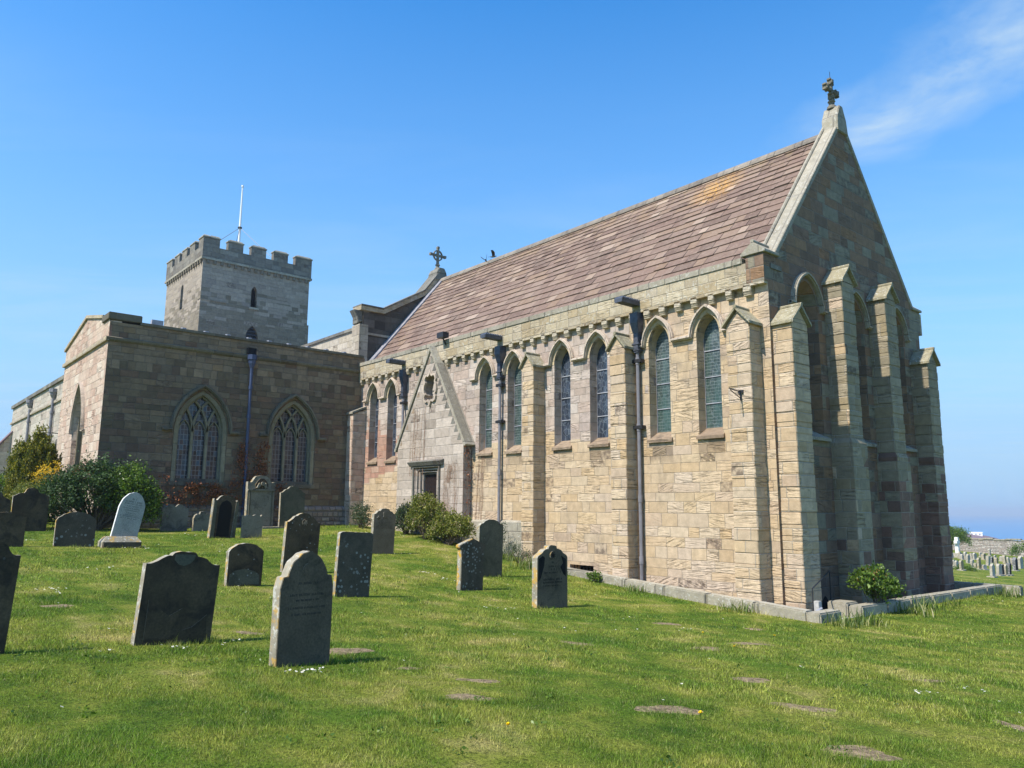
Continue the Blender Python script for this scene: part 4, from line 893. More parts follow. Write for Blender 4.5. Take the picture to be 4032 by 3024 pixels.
def merlon(x0, x1, y0, y1):
    mb = MB(); mb.box(x0, x1, y0, y1, 20.582, 21.22); m_ = mb.build('merlon', M['merlon'], tower)
    mb = MB(); mb.box(x0-.05, x1+.05, y0-.05, y1+.05, 21.222, 21.30)
    cx, cy = (x0+x1)/2, (y0+y1)/2; ix, iy = (x1-x0)*.38, (y1-y0)*.38
    mb.hexa([(x0-.03, y0-.03, 21.30), (x1+.03, y0-.03, 21.30), (x1+.03, y1+.03, 21.30), (x0-.03, y1+.03, 21.30), (cx-ix, cy-iy, 21.43), (cx+ix, cy-iy, 21.43), (cx+ix, cy+iy, 21.43), (cx-ix, cy+iy, 21.43)])
    mb.build('merlon_coping', M['coping'], tower)
W5 = [(1.02, 2.22), (2.84, 3.98), (4.60, 5.76), (6.37, 7.53), (8.15, 9.55)]
for i, (a, b_) in enumerate(W5):
    if i == 0: merlon(X0-.9, X0+e-.004, a+.004, a+.45); mbx = merlon(X0-.35, X0+e-.004, a+.455, b_)
    else: merlon(X0-.35, X0+e-.004, a, b_)
    merlon(X1-e, X1+.35, a, b_)
    if i:
        sx = X0+e-(a-1.02)*1.02; merlon(sx-(b_-a), sx, Y0-e+.004, Y0+.35); merlon(sx-(b_-a), sx, Y1-.35, Y1+e)
mb = MB(); mb.tube([(-50.3, 5.2, 19.7), (-50.3, 5.2, 24.2), (-50.3, 5.2, 27.6)], [.11, .09, .055], 10); fp = mb.build('flagpole', M['whitepaint'], church)
mb = MB(); mb.tube([(-50.3, 5.2, 27.6), (-50.3, 5.2, 27.66), (-50.3, 5.2, 27.8)], [.06, .11, .09], 10); mb.build('finial', M['whitepaint'], fp)
mb = MB(); mb.tube([(-50.3, 5.2, 24.1), (-50.3, 5.2, 24.2)], .17, 8); mb.build('stay_collar', M['iron'], fp)
for (x, y) in ((-46.3, 3.4), (-46.2, 6.7), (-53, 6), (-51, 1.4)):
    mb = MB(); mb.tube([(-50.3, 5.2, 24.15), (x, y, 20.6)], .018, 4); mb.build('stay', M['iron'], fp)

# ------------------------------------------------------------------ lantern, kerb wall, railing
lan = tag(empty('wall_lantern', (-37.75, -9.1, 5.0)), 'small black glazed lantern hanging from a bracket on the aisle wall beyond the conifer', 'lantern')
mb = MB(); mb.tube([(0, .78, .55), (0, 0, .55), (0, 0, .42)], .025, 6); mb.build('bracket', M['iron'], lan)
mb = MB(); mb.hexa([(-.14, -.14, -.35), (.14, -.14, -.35), (.14, .14, -.35), (-.14, .14, -.35), (-.22, -.22, .15), (.22, -.22, .15), (.22, .22, .15), (-.22, .22, .15)]); mb.build('glass_body', M['glass_blue'], lan)
mb = MB(); mb.hexa([(-.26, -.26, .15), (.26, -.26, .15), (.26, .26, .15), (-.26, .26, .15), (-.05, -.05, .42), (.05, -.05, .42), (.05, .05, .42), (-.05, .05, .42)]); mb.build('hood', M['iron'], lan)

kerb = tag(empty('kerb_wall', (0, 0, 0)), 'low lichened stone kerb wall round the foot of the chancel', 'kerb wall')
def kerb_run(x0, y0, x1, y1, zt0, zt1, wid, name='kerb_stone'):
    L_ = math.hypot(x1-x0, y1-y0); n = max(1, round(L_/1.25)); dx_, dy_ = (x1-x0)/L_, (y1-y0)/L_; nx_, ny_ = -dy_*wid, dx_*wid
    for k in range(n):
        a, b_ = k/n, (k+1)/n; g = .006/L_; j = random.uniform(-.008, .008)
        pa = (x0+(x1-x0)*(a+g), y0+(y1-y0)*(a+g)); pb = (x0+(x1-x0)*(b_-g), y0+(y1-y0)*(b_-g)); za = zt0+(zt1-zt0)*a+j; zb = zt0+(zt1-zt0)*b_+j
        mb = MB(); mb.hexa([(pa[0], pa[1], -1.5), (pb[0], pb[1], -1.5), (pb[0]+nx_, pb[1]+ny_, -1.5), (pa[0]+nx_, pa[1]+ny_, -1.5), (pa[0], pa[1], za), (pb[0], pb[1], zb), (pb[0]+nx_, pb[1]+ny_, zb), (pa[0]+nx_, pa[1]+ny_, za)])
        mb.build(name, M['kerb'], kerb, bevel=.03)
kerb_run(-7.85, -.85, 1.05, -.85, .14, -.41, .30); kerb_run(1.36, -.87, 1.36, .06, -.42, -.42, .32)
kerb_run(1.36, .98, 1.36, 9.84, -.40, -.43, .32); kerb_run(1.80, 9.86, -6.0, 9.86, -.44, -.42, -.30) if False else kerb_run(-6.0, 9.86, 1.8, 9.86, -.42, -.44, .30)
mb = MB(); mb.box(.55, 1.03, .95, 1.50, -1.5, -.36); mb.build('coping_slab', M['kerb'], kerb, bevel=.03)
mb = MB()
for k in range(4): mb.box(1.36-.30*(k+1), 1.36-.30*k, .07, .97, -1.5, -.66-.2*k)
mb.build('steps', M['concrete'], kerb)
mb = MB(); mb.prism(opening(1.92, .17, -1.4, -.62, -.36), fE(.004), 0, .03); mb.build('crypt_doorway', M['dark'], church)
rail = tag(empty('handrail', (.9, -.3, -.45)), 'thin black iron handrail beside the crypt steps at the chancel corner', 'handrail')
mb = MB(); mb.tube([(0, 0, -.6), (0, 0, .47), (-.6, 1.93, .72), (-.6, 1.93, -.5)], .016, 6); mb.build('rail', M['iron'], rail)
mb = MB(); mb.box(-.27, -.13, .48, .62, -.6, .15); mb.build('concrete_post', M['concrete'], rail, bevel=.01)
mb = MB(); mb.tube([(-.35, -.15, -.3), (-.1, .55, .0)], .03, 6); mb.build('rail_brace', M['lead'], rail)

# ================================================================== GROUND, SEA, HILL
def axis(lo, hi, fine0, fine1, step, extra):
    a = list(np.arange(fine0, fine1+1e-6, step)); v, s = fine1, step
    while v < hi: s *= 1.22; v += s; a.append(min(v, hi))
    v, s = fine0, step
    while v > lo: s *= 1.22; v -= s; a.append(max(v, lo))
    a = [q for q in a if all(abs(q-e) > .07 for e in extra)]+list(extra)
    return np.array(sorted(set(a)))
gx = axis(-6000, 6000, -30, 14, .3, (-7.75, -7.65, 1.10, 1.26)); gy = axis(-6000, 6000, -18, 14, .3, (-.78, -.66, 9.90, 10.05))
GX, GY = np.meshgrid(gx, gy)
def smooth(a, b, t): t = np.clip((t-a)/(b-a), 0, 1); return t*t*(3-2*t)
dist = np.hypot(GX+20, GY); cxx = np.clip(GX, -110, 60); cyy = np.clip(GY, -60, 108)
GZ = ground(cxx, cyy)
coast = smooth(-120, 60, GY+.5*GX); far = np.where(True, -42*coast+2.0*(1-coast), 0)
tt = smooth(125, 330, dist); GZ = GZ*(1-tt)+far*tt
near = dist < 60
GZ += wig(GX, GY)
pit = (GX > -7.7) & (GX < 1.2) & (GY > -.70) & (GY < 10.0)
GZ = np.where(pit, -1.35, GZ)
V = np.stack([GX.ravel(), GY.ravel(), GZ.ravel()], 1); nx_, ny_ = len(gx), len(gy)
I = (np.arange(ny_-1)[:, None]*nx_+np.arange(nx_-1)).ravel(); F = np.stack([I, I+1, I+nx_+1, I+nx_], 1)
gnd = fastmesh('ground', V, F, M['ground'], smooth=True); tag(gnd, 'green churchyard lawn rising to the west', kind='structure')
m, nt, b = newmat('sea water'); P = nt.n('ShaderNodeTexCoord').outputs['Object']
nt.L(nt.mix(nt.noise(nt.scalev(P, (.002, .0006, 1)), 1, 3), (.075, .20, .36), (.09, .23, .40)), b.inputs['Base Color']); b.inputs['Roughness'].default_value = .6; b.inputs['Specular IOR Level'].default_value = .12
nt.L(nt.bump(nt.noise(P, .05, 4), 1.0, 1.5), b.inputs['Normal']); M['sea'] = m
mb = MB(); mb.add([(-8900, -3000, -33), (8900, -3000, -33), (8900, 8900, -33), (-8900, 8900, -33)], [(0, 1, 2, 3)])
tag(mb.build('sea', M['sea']), kind='structure')
m, nt, b = newmat('heath hill'); P = nt.n('ShaderNodeTexCoord').outputs['Object']; x, y, z = nt.xyz(P)
n_ = nt.noise(P, .02, 4); c = nt.mix(nt.ramp(nt.m('ADD', nt.m('MULTIPLY', x, .02), nt.m('MULTIPLY', n_, .6)), [(.0, .0), (.6, 1.0)]), (.17, .11, .12), (.12, .13, .07))
nt.L(c, b.inputs['Base Color'])
a_, r_ = np.meshgrid(np.linspace(0, 2*np.pi, 49), np.linspace(0, 1, 16)); hx, hy = 62*r_*np.cos(a_), 80*r_*np.sin(a_)
hz = 17.6*(1-r_**2)**1.2+.5*np.sin(hx*.09)*np.cos(hy*.07)-2
V = np.stack([hx.ravel()-266, hy.ravel()+745, hz.ravel()-33], 1); I = (np.arange(15)[:, None]*49+np.arange(48)).ravel(); F = np.stack([I, I+1, I+50, I+49], 1)
tag(fastmesh('hill', V, F, m, smooth=True), kind='structure')
cot = tag(empty('cottage', (-252, 741, -18.6)), 'tiny white cottage on the heathy rise beside the sea', 'cottage'); cot.rotation_euler = (0, 0, R(18))
mb = MB(); mb.box(-5, 5, -2, 2, -1, 2.2); mb.build('wall', M['whitepaint'], cot)
mb = MB(); mb.prism([(-2.2, 2.2), (2.2, 2.2), (0, 3.0)], lambda u, z, d: (d, u, z), -5.1, 5.1); mb.build('roof', M['whitestone'], cot)
for k in (-3, 0, 3):
    mb = MB(); mb.box(k-.4, k+.4, -2.05, -1.95, .5, 1.5); mb.build('window', M['dark'], cot)

# bare patches worn in the turf
PATCH = [(1.02,-11.74,.36,.30),(0.26,-4.54,0.27,0.22),(1.55,-8.23,0.29,0.22),(2.61,-6.55,0.34,0.22),(2.56,-5.36,0.42,0.22),(3.22,-11.34,0.25,0.16),(3.88,-11.99,0.31,0.15),(4.55,-8.40,0.30,0.22),(5.18,-10.68,0.32,0.24),(5.74,-9.33,0.34,0.2),(6.87,-10.57,0.35,0.22),(2.27,-11.62,0.17,0.10),(5.56,-6.17,0.30,0.14),(7.18,-8.16,0.13,0.3),(1.28,-3.21,0.24,0.14),(-3.45,-14.06,0.21,0.22),(-0.60,-12.29,0.2,0.15)]
rtv = np.array([rt.x, rt.y]); fwv = np.array([-math.sin(_y), math.cos(_y)])
def patch_r(th, seed, a, b_):
    return 1+.20*np.sin(2*th+seed)+.13*np.sin(3*th+seed*2.1)+.08*np.sin(7*th+seed*3.3)
for i, (x, y, a, b_) in enumerate(PATCH):
    th = np.linspace(0, 2*np.pi, 41)[:-1]; rr = patch_r(th, i*1.7, a, b_)*1.0
    rings = [(1.0, -.006), (.8, .001), (.45, .003), (.0, .004)]; vs = []
    for q, hgt in rings[:-1]:
        p = np.stack([a*q*rr*np.cos(th), b_*q*rr*np.sin(th)], 1); w2 = np.array([x, y])+p[:, :1]*rtv+p[:, 1:]*fwv
        vs += [(float(u), float(v), G(u, v)+hgt) for u, v in w2]
    vs.append((x, y, G(x, y)+.01)); n = 40
    fs = [(k*n+j, k*n+(j+1) % n, (k+1)*n+(j+1) % n, (k+1)*n+j) for k in range(2) for j in range(n)]+[(2*n+j, 2*n+(j+1) % n, 3*n) for j in range(n)]
    mb = MB(); mb.add(vs, fs, .5); tag(mb.build('bare_earth', M['soil']), kind='structure')
def in_patch(X, Y, grow=1.0):
    m_ = np.zeros(X.shape, bool)
    for i, (x, y, a, b_) in enumerate(PATCH):
        dxx, dyy = X-x, Y-y; u = (dxx*rtv[0]+dyy*rtv[1])/a; v = (dxx*fwv[0]+dyy*fwv[1])/b_
        th = np.arctan2(v, u); m_ |= np.hypot(u, v) < patch_r(th, i*1.7, a, b_)*grow
    return m_

# ================================================================== GRAVESTONES
def cr(pts, n=6):                 # Catmull-Rom through points
    P = [np.array(p, float) for p in pts]; P = [2*P[0]-P[1]]+P+[2*P[-1]-P[-2]]; out = []
    for i in range(1, len(P)-2):
        for t in np.linspace(0, 1, n, endpoint=False):
            a, b_, c, d = P[i-1:i+3]; out.append(tuple(.5*((2*b_)+(-a+c)*t+(2*a-5*b_+4*c-d)*t*t+(-a+3*b_-3*c+d)*t**3)))
    out.append(tuple(P[-2])); return out
def outline(segs, w, H):
    L_ = []
    for sg in segs: L_ += cr(sg) if len(sg) > 2 else [tuple(q) for q in sg]
    Rr = [(-s, t) for s, t in L_[::-1]]
    if abs(L_[-1][0]) < 1e-6: Rr = Rr[1:]
    pts = [(-.5*1.0, -.35/H)]+L_+Rr+[(.5, -.35/H)]; o_ = []
    for s, t in pts:
        p = (s*w+.0035*math.sin(t*41+s*13+w*90), t*H+.003*math.sin(s*37+t*9+H*70))
        if not o_ or math.hypot(p[0]-o_[-1][0], p[1]-o_[-1][1]) > .004: o_.append(p)
    return o_
HG = 'headstones on the lawn'; STONES = []
def headstone(label, x, y, w, H, th, segs, mat, leanN=0, leanE=0, rz=0, plinth=None, name='headstone'):
    r = tag(empty(name, (x, y, G(x, y))), label, 'gravestone', HG)
    r.rotation_euler = (R(-leanN), R(leanE), R(rz))
    STONES.append((x, y, w, th))
    mb = MB(); mb.prism(outline(segs, w, H), lambda u, z, d: (-d, u, z), 0, th)
    s_ = mb.build('slab', M[mat], r, bevel=.010)
    return r
def relief(par, polys, mat, name, d0=-.012, d1=.01, bevel=0.004):
    mb = MB()
    for p in polys: mb.prism(p, lambda u, z, d: (-d, u, z), d0, d1)
    return mb.build(name, M[mat], par, bevel=bevel)
def inscription(par, w, rows, mat, hgt=.028, x=0.001):
    mb = MB(); rr = random.Random(int(w*1000)+len(rows))
    for z, ww, h in rows:
        u = -ww/2
        while u < ww/2:
            if rr.random() < .16: u += h*.7; continue
            g = h*rr.uniform(.45, .8); k = rr.randint(0, 3)
            mb.box(-.004, x+.001, u, u+h*.16, z, z+h)
            if k != 1: mb.box(-.004, x+.001, u, u+g*.8, z+(h*.84 if k == 0 else h*.42), z+(h if k == 0 else h*.56))
            if k in (0, 2, 3): mb.box(-.004, x+.001, u+g*.7, u+g*.7+h*.14, z, z+h*(.5 if k == 2 else 1))
            u += g+h*.28
    return mb.build('inscription', M[mat], par)
def ringpoly(c, r, n=20): return [(c[0]+r*math.cos(t), c[1]+r*math.sin(t)) for t in np.linspace(0, 2*math.pi, n+1)[:-1]]
M['incised'] = simple('incised shade and black stain', (.014, .014, .014), .95, 0, .2, 30, .1)  # flat black for the shade in carving, and for the black staining
M['incised_soft'] = simple('weathered incised lettering', (.040, .042, .042), .95, 0, .4, 12, .1)
M['incised_pale'] = simple('incised lettering on marble', (.10, .11, .11), .95, 0, .2, 30, .1)
M['incised_brown'] = simple('incised carving', (.085, .065, .045), .95, 0, .2, 30, .1)

h1 = headstone('tall shouldered gothic headstone with orange lichened peak, nearest the camera', 1.72, -12.61, .66, 1.22, .155,
  [[(-.5, .68), (-.455, .775)], [(-.37, .782), (-.35, .84), (-.27, .91), (-.14, .97), (0, 1)]], 'grave_blue', .5, 0, 5)
inscription(h1, .5, [(.86, .26, .026), (.735, .42, .026), (.68, .30, .02), (.60, .44, .022), (.53, .36, .022)], 'incised_soft')
relief(h1, [ringpoly((0, 1.02), .07)], 'grave_blue', 'roundel', -.006)
h2 = headstone('broad dark leaning headstone with a stepped ogee top edged in orange lichen', -.12, -13.42, .90, 1.09, .12,
  [[(-.5, .86), (-.43, .865), (-.36, .885), (-.30, .925), (-.22, .95), (-.17, .952)], [(-.165, .965), (-.14, .988), (-.08, .998), (0, 1)]], 'grave_dark', 4.0, 0, 3)
relief(h2, [[(-.12, 1.06), (-.13, .99), (-.07, .93), (0, .915), (.08, .95), (.12, 1.0), (.13, 1.06)]], 'grave_green', 'lichen_patch', -.003, .01)
relief(h2, [[(-.36, .52), (-.20, .40), (-.10, .33), (.05, .42), (.0, .30), (-.05, .18), (.08, .16), (.20, .2), (.36, .34), (.38, .10), (-.36, .03)]], 'grave_dark', 'flaked_layer', -.007, .01, .002)
h3 = headstone('small black stained headstone with plain rounded top, left of the nearest stone', -5.4, -10.5, .70, .83, .14, [[(-.5, .80), (-.41, .88), (-.24, .965), (0, 1)]], 'grave_dark', 1.5, 0, 0)
relief(h3, [[(-.30, .03), (-.30, .22), (-.2, .30), (0, .33), (.2, .28), (.30, .2), (.30, .03)]], 'grave_green', 'worn_patch', -.003, .01, 0)
h4 = headstone('dark leaning headstone with stepped top and a carved round flower, behind the nearest stone', -7.26, -8.47, .84, 1.36, .13,
  [[(-.5, .84), (-.44, .845), (-.36, .88), (-.28, .935), (-.20, .945)], [(-.195, .957), (-.13, .987), (0, 1)]], 'grave_dark', 3.2, 0, 0)
relief(h4, [ringpoly((.03, 1.14), .085)], 'grave_dark', 'roundel', -.02)
relief(h4, [[(.03+.07*math.cos(a)*(1 if k % 2 else .4), 1.14+.07*math.sin(a)*(1 if k % 2 else .4)) for k, a in enumerate(np.linspace(0, 2*math.pi, 17)[:-1])]], 'grave_brown', 'flower', -.03, -.015, 0)
h5 = headstone('blue black rounded oblong headstone freckled with white lichen and yellow on its shoulder', -3.81, -8.98, .74, 1.23, .11, [[(-.5, .93), (-.49, .972), (-.45, .992), (-.38, 1), (0, 1)]], 'grave_lichen', 2.8, 0, 0)
h6 = headstone('brown headstone carved with urn and dense lettering, left of the door bushes', -10.27, -4.45, .74, 1.32, .13,
  [[(-.5, .87), (-.44, .872), (-.38, .90), (-.31, .938), (-.22, .945)], [(-.215, .952), (-.15, .985), (-.07, .998), (0, 1)]], 'grave_brown', 2.0, 0, 0)
rows = [(1.02-.042*k, .18+.09*min(k, 4), .026) for k in range(8)]; inscription(h6, .6, rows, 'incised_brown', x=.002)
relief(h6, [[(-.05, 1.10), (-.07, 1.16), (-.06, 1.22), (.06, 1.22), (.07, 1.16), (.05, 1.10), (.09, 1.07), (-.09, 1.07)], [(-.28, 1.04), (-.22, 1.10), (-.14, 1.09), (-.18, 1.05), (-.24, 1.0)], [(.28, 1.04), (.22, 1.10), (.14, 1.09), (.18, 1.05), (.24, 1.0)]], 'grave_brown', 'carving', -.02)
relief(h6, [[(-.24, .98), (-.2, 1.03), (-.12, 1.05), (-.2, .99)]], 'incised_brown', 'carving', -.004)
h7 = headstone('lichened gable topped headstone with overhanging eaves, before the porch bushes', -4.47, -5.57, .76, 1.16, .16, [[(-.43, .0), (-.43, .79)], [(-.5, .82), (-.5, .87)], [(0, 1)]], 'grave_lichen', 1.0, 0, 0)
h8 = headstone('plain grey headstone with a rounded stepped top, half hidden behind the gabled one', -6.14, -3.70, .80, 1.47, .12, [[(-.5, .875), (-.46, .905), (-.36, .93), (-.30, .952)], [(-.29, .96), (-.16, .99), (0, 1)]], 'grave_green', 1.5, 0, 0)
h9 = headstone('black weathered headstone with trefoil top and a wheel shaped emblem, nearest the chancel wall', -2.08, -5.30, .86, 1.27, .16,
  [[(-.5, .80), (-.45, .84), (-.35, .875), (-.29, .915), (-.20, .938), (-.145, .942)], [(-.14, .945), (-.125, .977), (-.06, .997), (0, 1)]], 'grave_blue', .3, 0, 0)
relief(h9, [ringpoly((.0, 1.06), .088)], 'grave_blue', 'roundel', -.018)
relief(h9, [[(.0+.078*math.cos(a)*(1 if k % 2 else .35), 1.06+.078*math.sin(a)*(1 if k % 2 else .35)) for k, a in enumerate(np.linspace(0, 2*math.pi, 17)[:-1])]], 'incised', 'wheel_emblem', -.022, -.01, 0)
inscription(h9, .7, [(.90, .1, .04), (.82, .2, .035), (.76, .22, .045), (.695, .46, .035), (.56, .50, .04), (.50, .54, .035), (.44, .40, .025)], 'incised')
relief(h9, [[(-.40, .55), (-.39, 1.0), (-.28, 1.06), (-.22, 1.02), (-.24, .86), (-.33, .62)], [(.24, 1.05), (.38, .98), (.38, .62), (.30, .68), (.22, .82), (.30, .9)]], 'incised', 'black_staining', -.0025, .01, 0)
headstone('black round headed headstone cut off by the left edge of the view', -.05, -15.52, .72, 1.17, .10, [[(-.5, .86), (-.42, .868), (-.36, .895), (-.32, .935)], [(-.31, .945), (-.2, .985), (0, 1)]], 'grave_dark', 3.5, 0, 0)
headstone('squat grey headstone with a very shallow peaked top at the left edge of the view', -12.55, -13.62, .78, .83, .10, [[(-.5, .955), (-.43, .955)], [(0, 1)]], 'grave_dark', 1.0, 0, 0)
headstone('wide low slate headstone with an even rounded top in front of the big bush', -12.55, -12.12, .92, .88, .10, [[(-.5, .75), (-.42, .84), (-.24, .955), (0, 1)]], 'grave_lichen', .5, 0, 0)
h13 = headstone('leaning white marble headstone with gothic point on a moulded stone base', -12.5, -11.02, .64, 1.46, .11, [[(-.5, .70), (-.465, .79), (-.37, .885), (-.2, .965), (0, 1)]], 'marble', 10.5, 0, 0)
inscription(h13, .5, [(1.24, .10, .05), (1.17, .40, .045), (1.12, .42, .03), (1.06, .28, .025), (1.0, .42, .025), (.95, .36, .022), (.88, .24, .022), (.83, .36, .025), (.79, .50, .03), (.74, .44, .025)], 'incised_pale')
mb = MB(); mb.box(-.34, .20, -.50, .44, -.4, .14); mb.hexa([(-.34, -.50, .14), (.20, -.50, .14), (.20, .44, .14), (-.34, .44, .14), (-.24, -.40, .28), (.08, -.40, .28), (.08, .34, .28), (-.24, .34, .28)])
pb = mb.build('base', M['grave_blue'], h13, bevel=.02); pb.rotation_euler = (R(9.5), 0, 0)
headstone('pale headstone with a double humped top near the transept window', -18.36, -7.93, .87, .92, .14, [[(-.5, .84), (-.43, .85), (-.34, .90), (-.24, .98), (-.14, .99), (-.07, .94), (0, .90)]], 'grave_pale', 0, 0, 0)
headstone('smallest headstone, knob topped and low, below the transept window', -18.2, -7.05, .60, .68, .14, [[(-.5, .66), (-.42, .80), (-.32, .87), (-.2, .86)], [(-.17, .88), (-.15, .95), (-.08, .995), (0, 1)]], 'grave_pale', 1, 0, 0)
h16 = headstone('black stained headstone with a deep arched panel and scrolled shoulders', -14.8, -7.56, .82, 1.33, .16, [[(-.5, .86), (-.48, .90), (-.42, .895), (-.39, .872), (-.33, .89), (-.26, .955), (-.13, .993), (0, 1)]], 'grave_dark', 4.0, 0, 0)
relief(h16, [[(-.40, 0), (-.40, 1.14), (-.30, 1.14), (-.27, 0)], [(.40, 0), (.40, 1.14), (.30, 1.14), (.27, 0)]], 'grave_green', 'pilaster', -.03)
relief(h16, [[(-.2, .05), (-.2, .98), (-.13, 1.12), (0, 1.18), (.13, 1.12), (.2, .98), (.2, .05)]], 'incised', 'panel', -.003, .01, 0)  # flat black sheet; the shade of the recess is put in its colour
headstone('short pale headstone with a wavy eared top standing before the tall carved one', -14.76, -6.62, .66, .74, .11, [[(-.5, .92), (-.49, .985), (-.45, .965), (-.40, .925), (-.30, .965), (-.18, 1.0), (-.08, .975), (0, .955)]], 'grave_pale', 0, 0, 0)
h18 = headstone('tallest headstone, carved under its round moulded top, against the transept wall', -18.9, -4.68, 1.06, 1.98, .20, [[(-.5, .855), (-.49, .875), (-.42, .868), (-.36, .87), (-.30, .92), (-.2, .98), (0, 1)]], 'grave_pale', 0, 0, 0)
relief(h18, [[(-.53, 1.40), (.53, 1.40), (.53, 1.46), (-.53, 1.46)]], 'grave_pale', 'cornice', -.06)
relief(h18, [[(-.24, 1.48), (-.26, 1.62), (-.18, 1.76), (-.08, 1.86), (.08, 1.86), (.18, 1.76), (.26, 1.62), (.24, 1.48)]], 'grave_dark', 'carving', -.03)
relief(h18, [ringpoly((.03, 1.66), .08, 10), [(-.22, 1.5), (-.12, 1.7), (-.05, 1.6), (-.14, 1.48)], [(.22, 1.5), (.14, 1.7), (.09, 1.6), (.12, 1.48)]], 'grave_pale', 'carving', -.09, -.02)
relief(h18, [[(-.46, .0), (-.46, 1.38), (-.40, 1.38), (-.40, .0)], [(.46, .0), (.46, 1.38), (.40, 1.38), (.40, .0)]], 'grave_green', 'pilaster', -.02)
mb = MB(); mb.box(-.4, .5, -.1, .95, -.3, .05); mb.build('base', M['grave_pale'], h18, bevel=.02)
headstone('green grey headstone with a stepped top, right of the tallest one beside the transept wall', -18.6, -3.52, 1.0, 1.58, .12, [[(-.5, .84), (-.43, .85), (-.33, .905), (-.22, .93)], [(-.21, .945), (-.13, .985), (0, 1)]], 'grave_green', 0, 0, 0)
headstone('large dark headstone with domed centre before the big bush at far left', -17.8, -12.37, .96, 1.31, .12, [[(-.5, .80), (-.44, .82), (-.34, .865), (-.22, .875)], [(-.19, .90), (-.13, .97), (0, 1)]], 'grave_dark', .5, 0, 0)
headstone('dark headstone with a smooth rising shoulder, left of the domed one', -17.5, -13.38, .90, 1.12, .12, [[(-.5, .82), (-.4, .85), (-.25, .93), (0, 1)]], 'grave_dark', 0, 0, 0)
headstone('pale grey headstone showing only its sloping shoulder behind the others at the far left', -20.2, -13.25, .9, 1.22, .12, [[(-.5, .82), (-.35, .90), (0, 1)]], 'grave_blue', 0, 0, 0)

# far cemetery
GRAVES = [(-25.96,79.48,0.68,0.37,0),(-16.69,54.96,0.70,0.24,0),(-16.11,53.89,0.66,0.34,0),(-25.34,80.02,0.84,0.35,0),(-24.67,78.88,0.67,0.33,0),(-14.55,50.63,0.79,0.35,2),(-24.57,79.45,0.94,0.37,0),(-22.60,74.61,0.99,0.54,0),(-24.99,82.48,0.69,0.40,0),(-24.47,81.92,0.80,0.49,0),(-18.06,62.75,0.71,0.41,0),(-17.44,61.91,0.45,0.56,3),(-16.13,58.87,1.02,0.37,2),(-26.08,88.46,0.57,0.35,0),(-24.16,83.83,0.73,0.71,2),(-15.92,59.36,0.46,0.49,0),(-20.69,74.63,1.04,0.40,0),(-26.87,93.80,0.89,0.31,0),(-22.04,79.78,0.73,0.42,1),(-9.85,42.94,0.92,0.40,0),(-24.62,88.74,0.40,0.40,0),(-20.55,76.68,0.88,0.40,2),(-22.66,84.84,0.57,0.44,0),(-21.11,81.02,0.95,0.42,3),(-20.34,79.58,0.90,0.45,0),(-10.90,47.44,0.84,0.37,0),(-11.23,49.11,0.81,0.31,1),(-11.12,49.47,0.83,0.34,3),(-11.39,51.06,0.88,0.31,1),(-20.11,80.18,0.81,0.33,0),(-16.26,68.38,1.26,0.49,1),(-17.98,75.48,1.33,0.62,0)]
ORD = ['first', 'second', 'third', 'fourth', 'fifth', 'sixth', 'seventh', 'eighth', 'ninth', 'tenth', 'eleventh', 'twelfth', 'thirteenth', 'fourteenth', 'fifteenth', 'sixteenth', 'seventeenth', 'eighteenth', 'nineteenth', 'twentieth', 'last']
def scr(x, y): d = Vector((x, y, -3))-CAM; return d.dot(r2)/d.dot(fw)
rows_ = {'nearest': [], 'middle': [], 'back': []}
for g in GRAVES: rows_['nearest' if g[1] < 56 else 'middle' if g[1] < 72 else 'back'].append(g)
CN = {0: 'grey', 1: 'black', 2: 'tan', 3: 'brown'}; CM = {0: 'far_grey', 1: 'far_black', 2: 'far_tan', 3: 'far_tan'}
TOPS = [('rounded', [[(-.5, .84), (-.38, .93), (-.2, .985), (0, 1)]]), ('pointed', [[(-.5, .80)], [(0, 1)]]), ('square', [[(-.5, .98), (-.46, 1)], [(0, 1)]]), ('shouldered', [[(-.5, .82), (-.36, .84), (-.30, .92), (-.15, .985), (0, 1)]])]
kk = 0
for rn, gs in rows_.items():
    gs.sort(key=lambda g: scr(g[0], g[1]))
    for i, (x, y, h, w_, k) in enumerate(gs):
        tn, segs = TOPS[(kk*7+k) % 4]; kk += 1; w_ = max(.5, w_*1.35)
        r = tag(empty('gravestone', (x, y+w_*.3, G(x, y))), '%s %s topped gravestone, %s from left in the %s far row' % (CN[k], tn, ORD[i], rn), 'gravestone', 'gravestones in the far burial ground')
        r.rotation_euler = (R(random.uniform(-3, 3)), R(random.uniform(-4, 4)), R(random.uniform(-5, 5)))
        mb = MB(); mb.prism(outline(segs, w_, h), lambda u, z, d: (-d, u, z), 0, random.choice((.16, .2, .26))); mb.build('slab', M[CM[k]], r)
        mb = MB(); mb.box(-.36, .12, -w_*.62, w_*.62, -.3, .07); mb.build('base', M['far_grey'], r)
wc = tag(empty('memorial_cross', (-26.4, 82.3, G(-26.4, 82.3))), 'tall white stone memorial cross on a stepped base in the far burial ground', 'cross')
mb = MB(); mb.box(-.18, .18, -.20, .20, .5, 2.35); mb.box(-.17, .17, -.48, .48, 1.62, 1.95); mb.build('cross', M['whitestone'], wc, bevel=.02)
mb = MB(); mb.box(-.55, .55, -.6, .6, -.3, .22); mb.box(-.38, .38, -.42, .42, .22, .55); mb.build('base', M['far_grey'], wc, bevel=.02)
fwl = tag(empty('boundary_wall', (0, 0, 0)), 'long pale rubble stone boundary wall beyond the far burial ground', 'wall')
mb = MB(); xs = np.arange(-60, 40, 1.0)
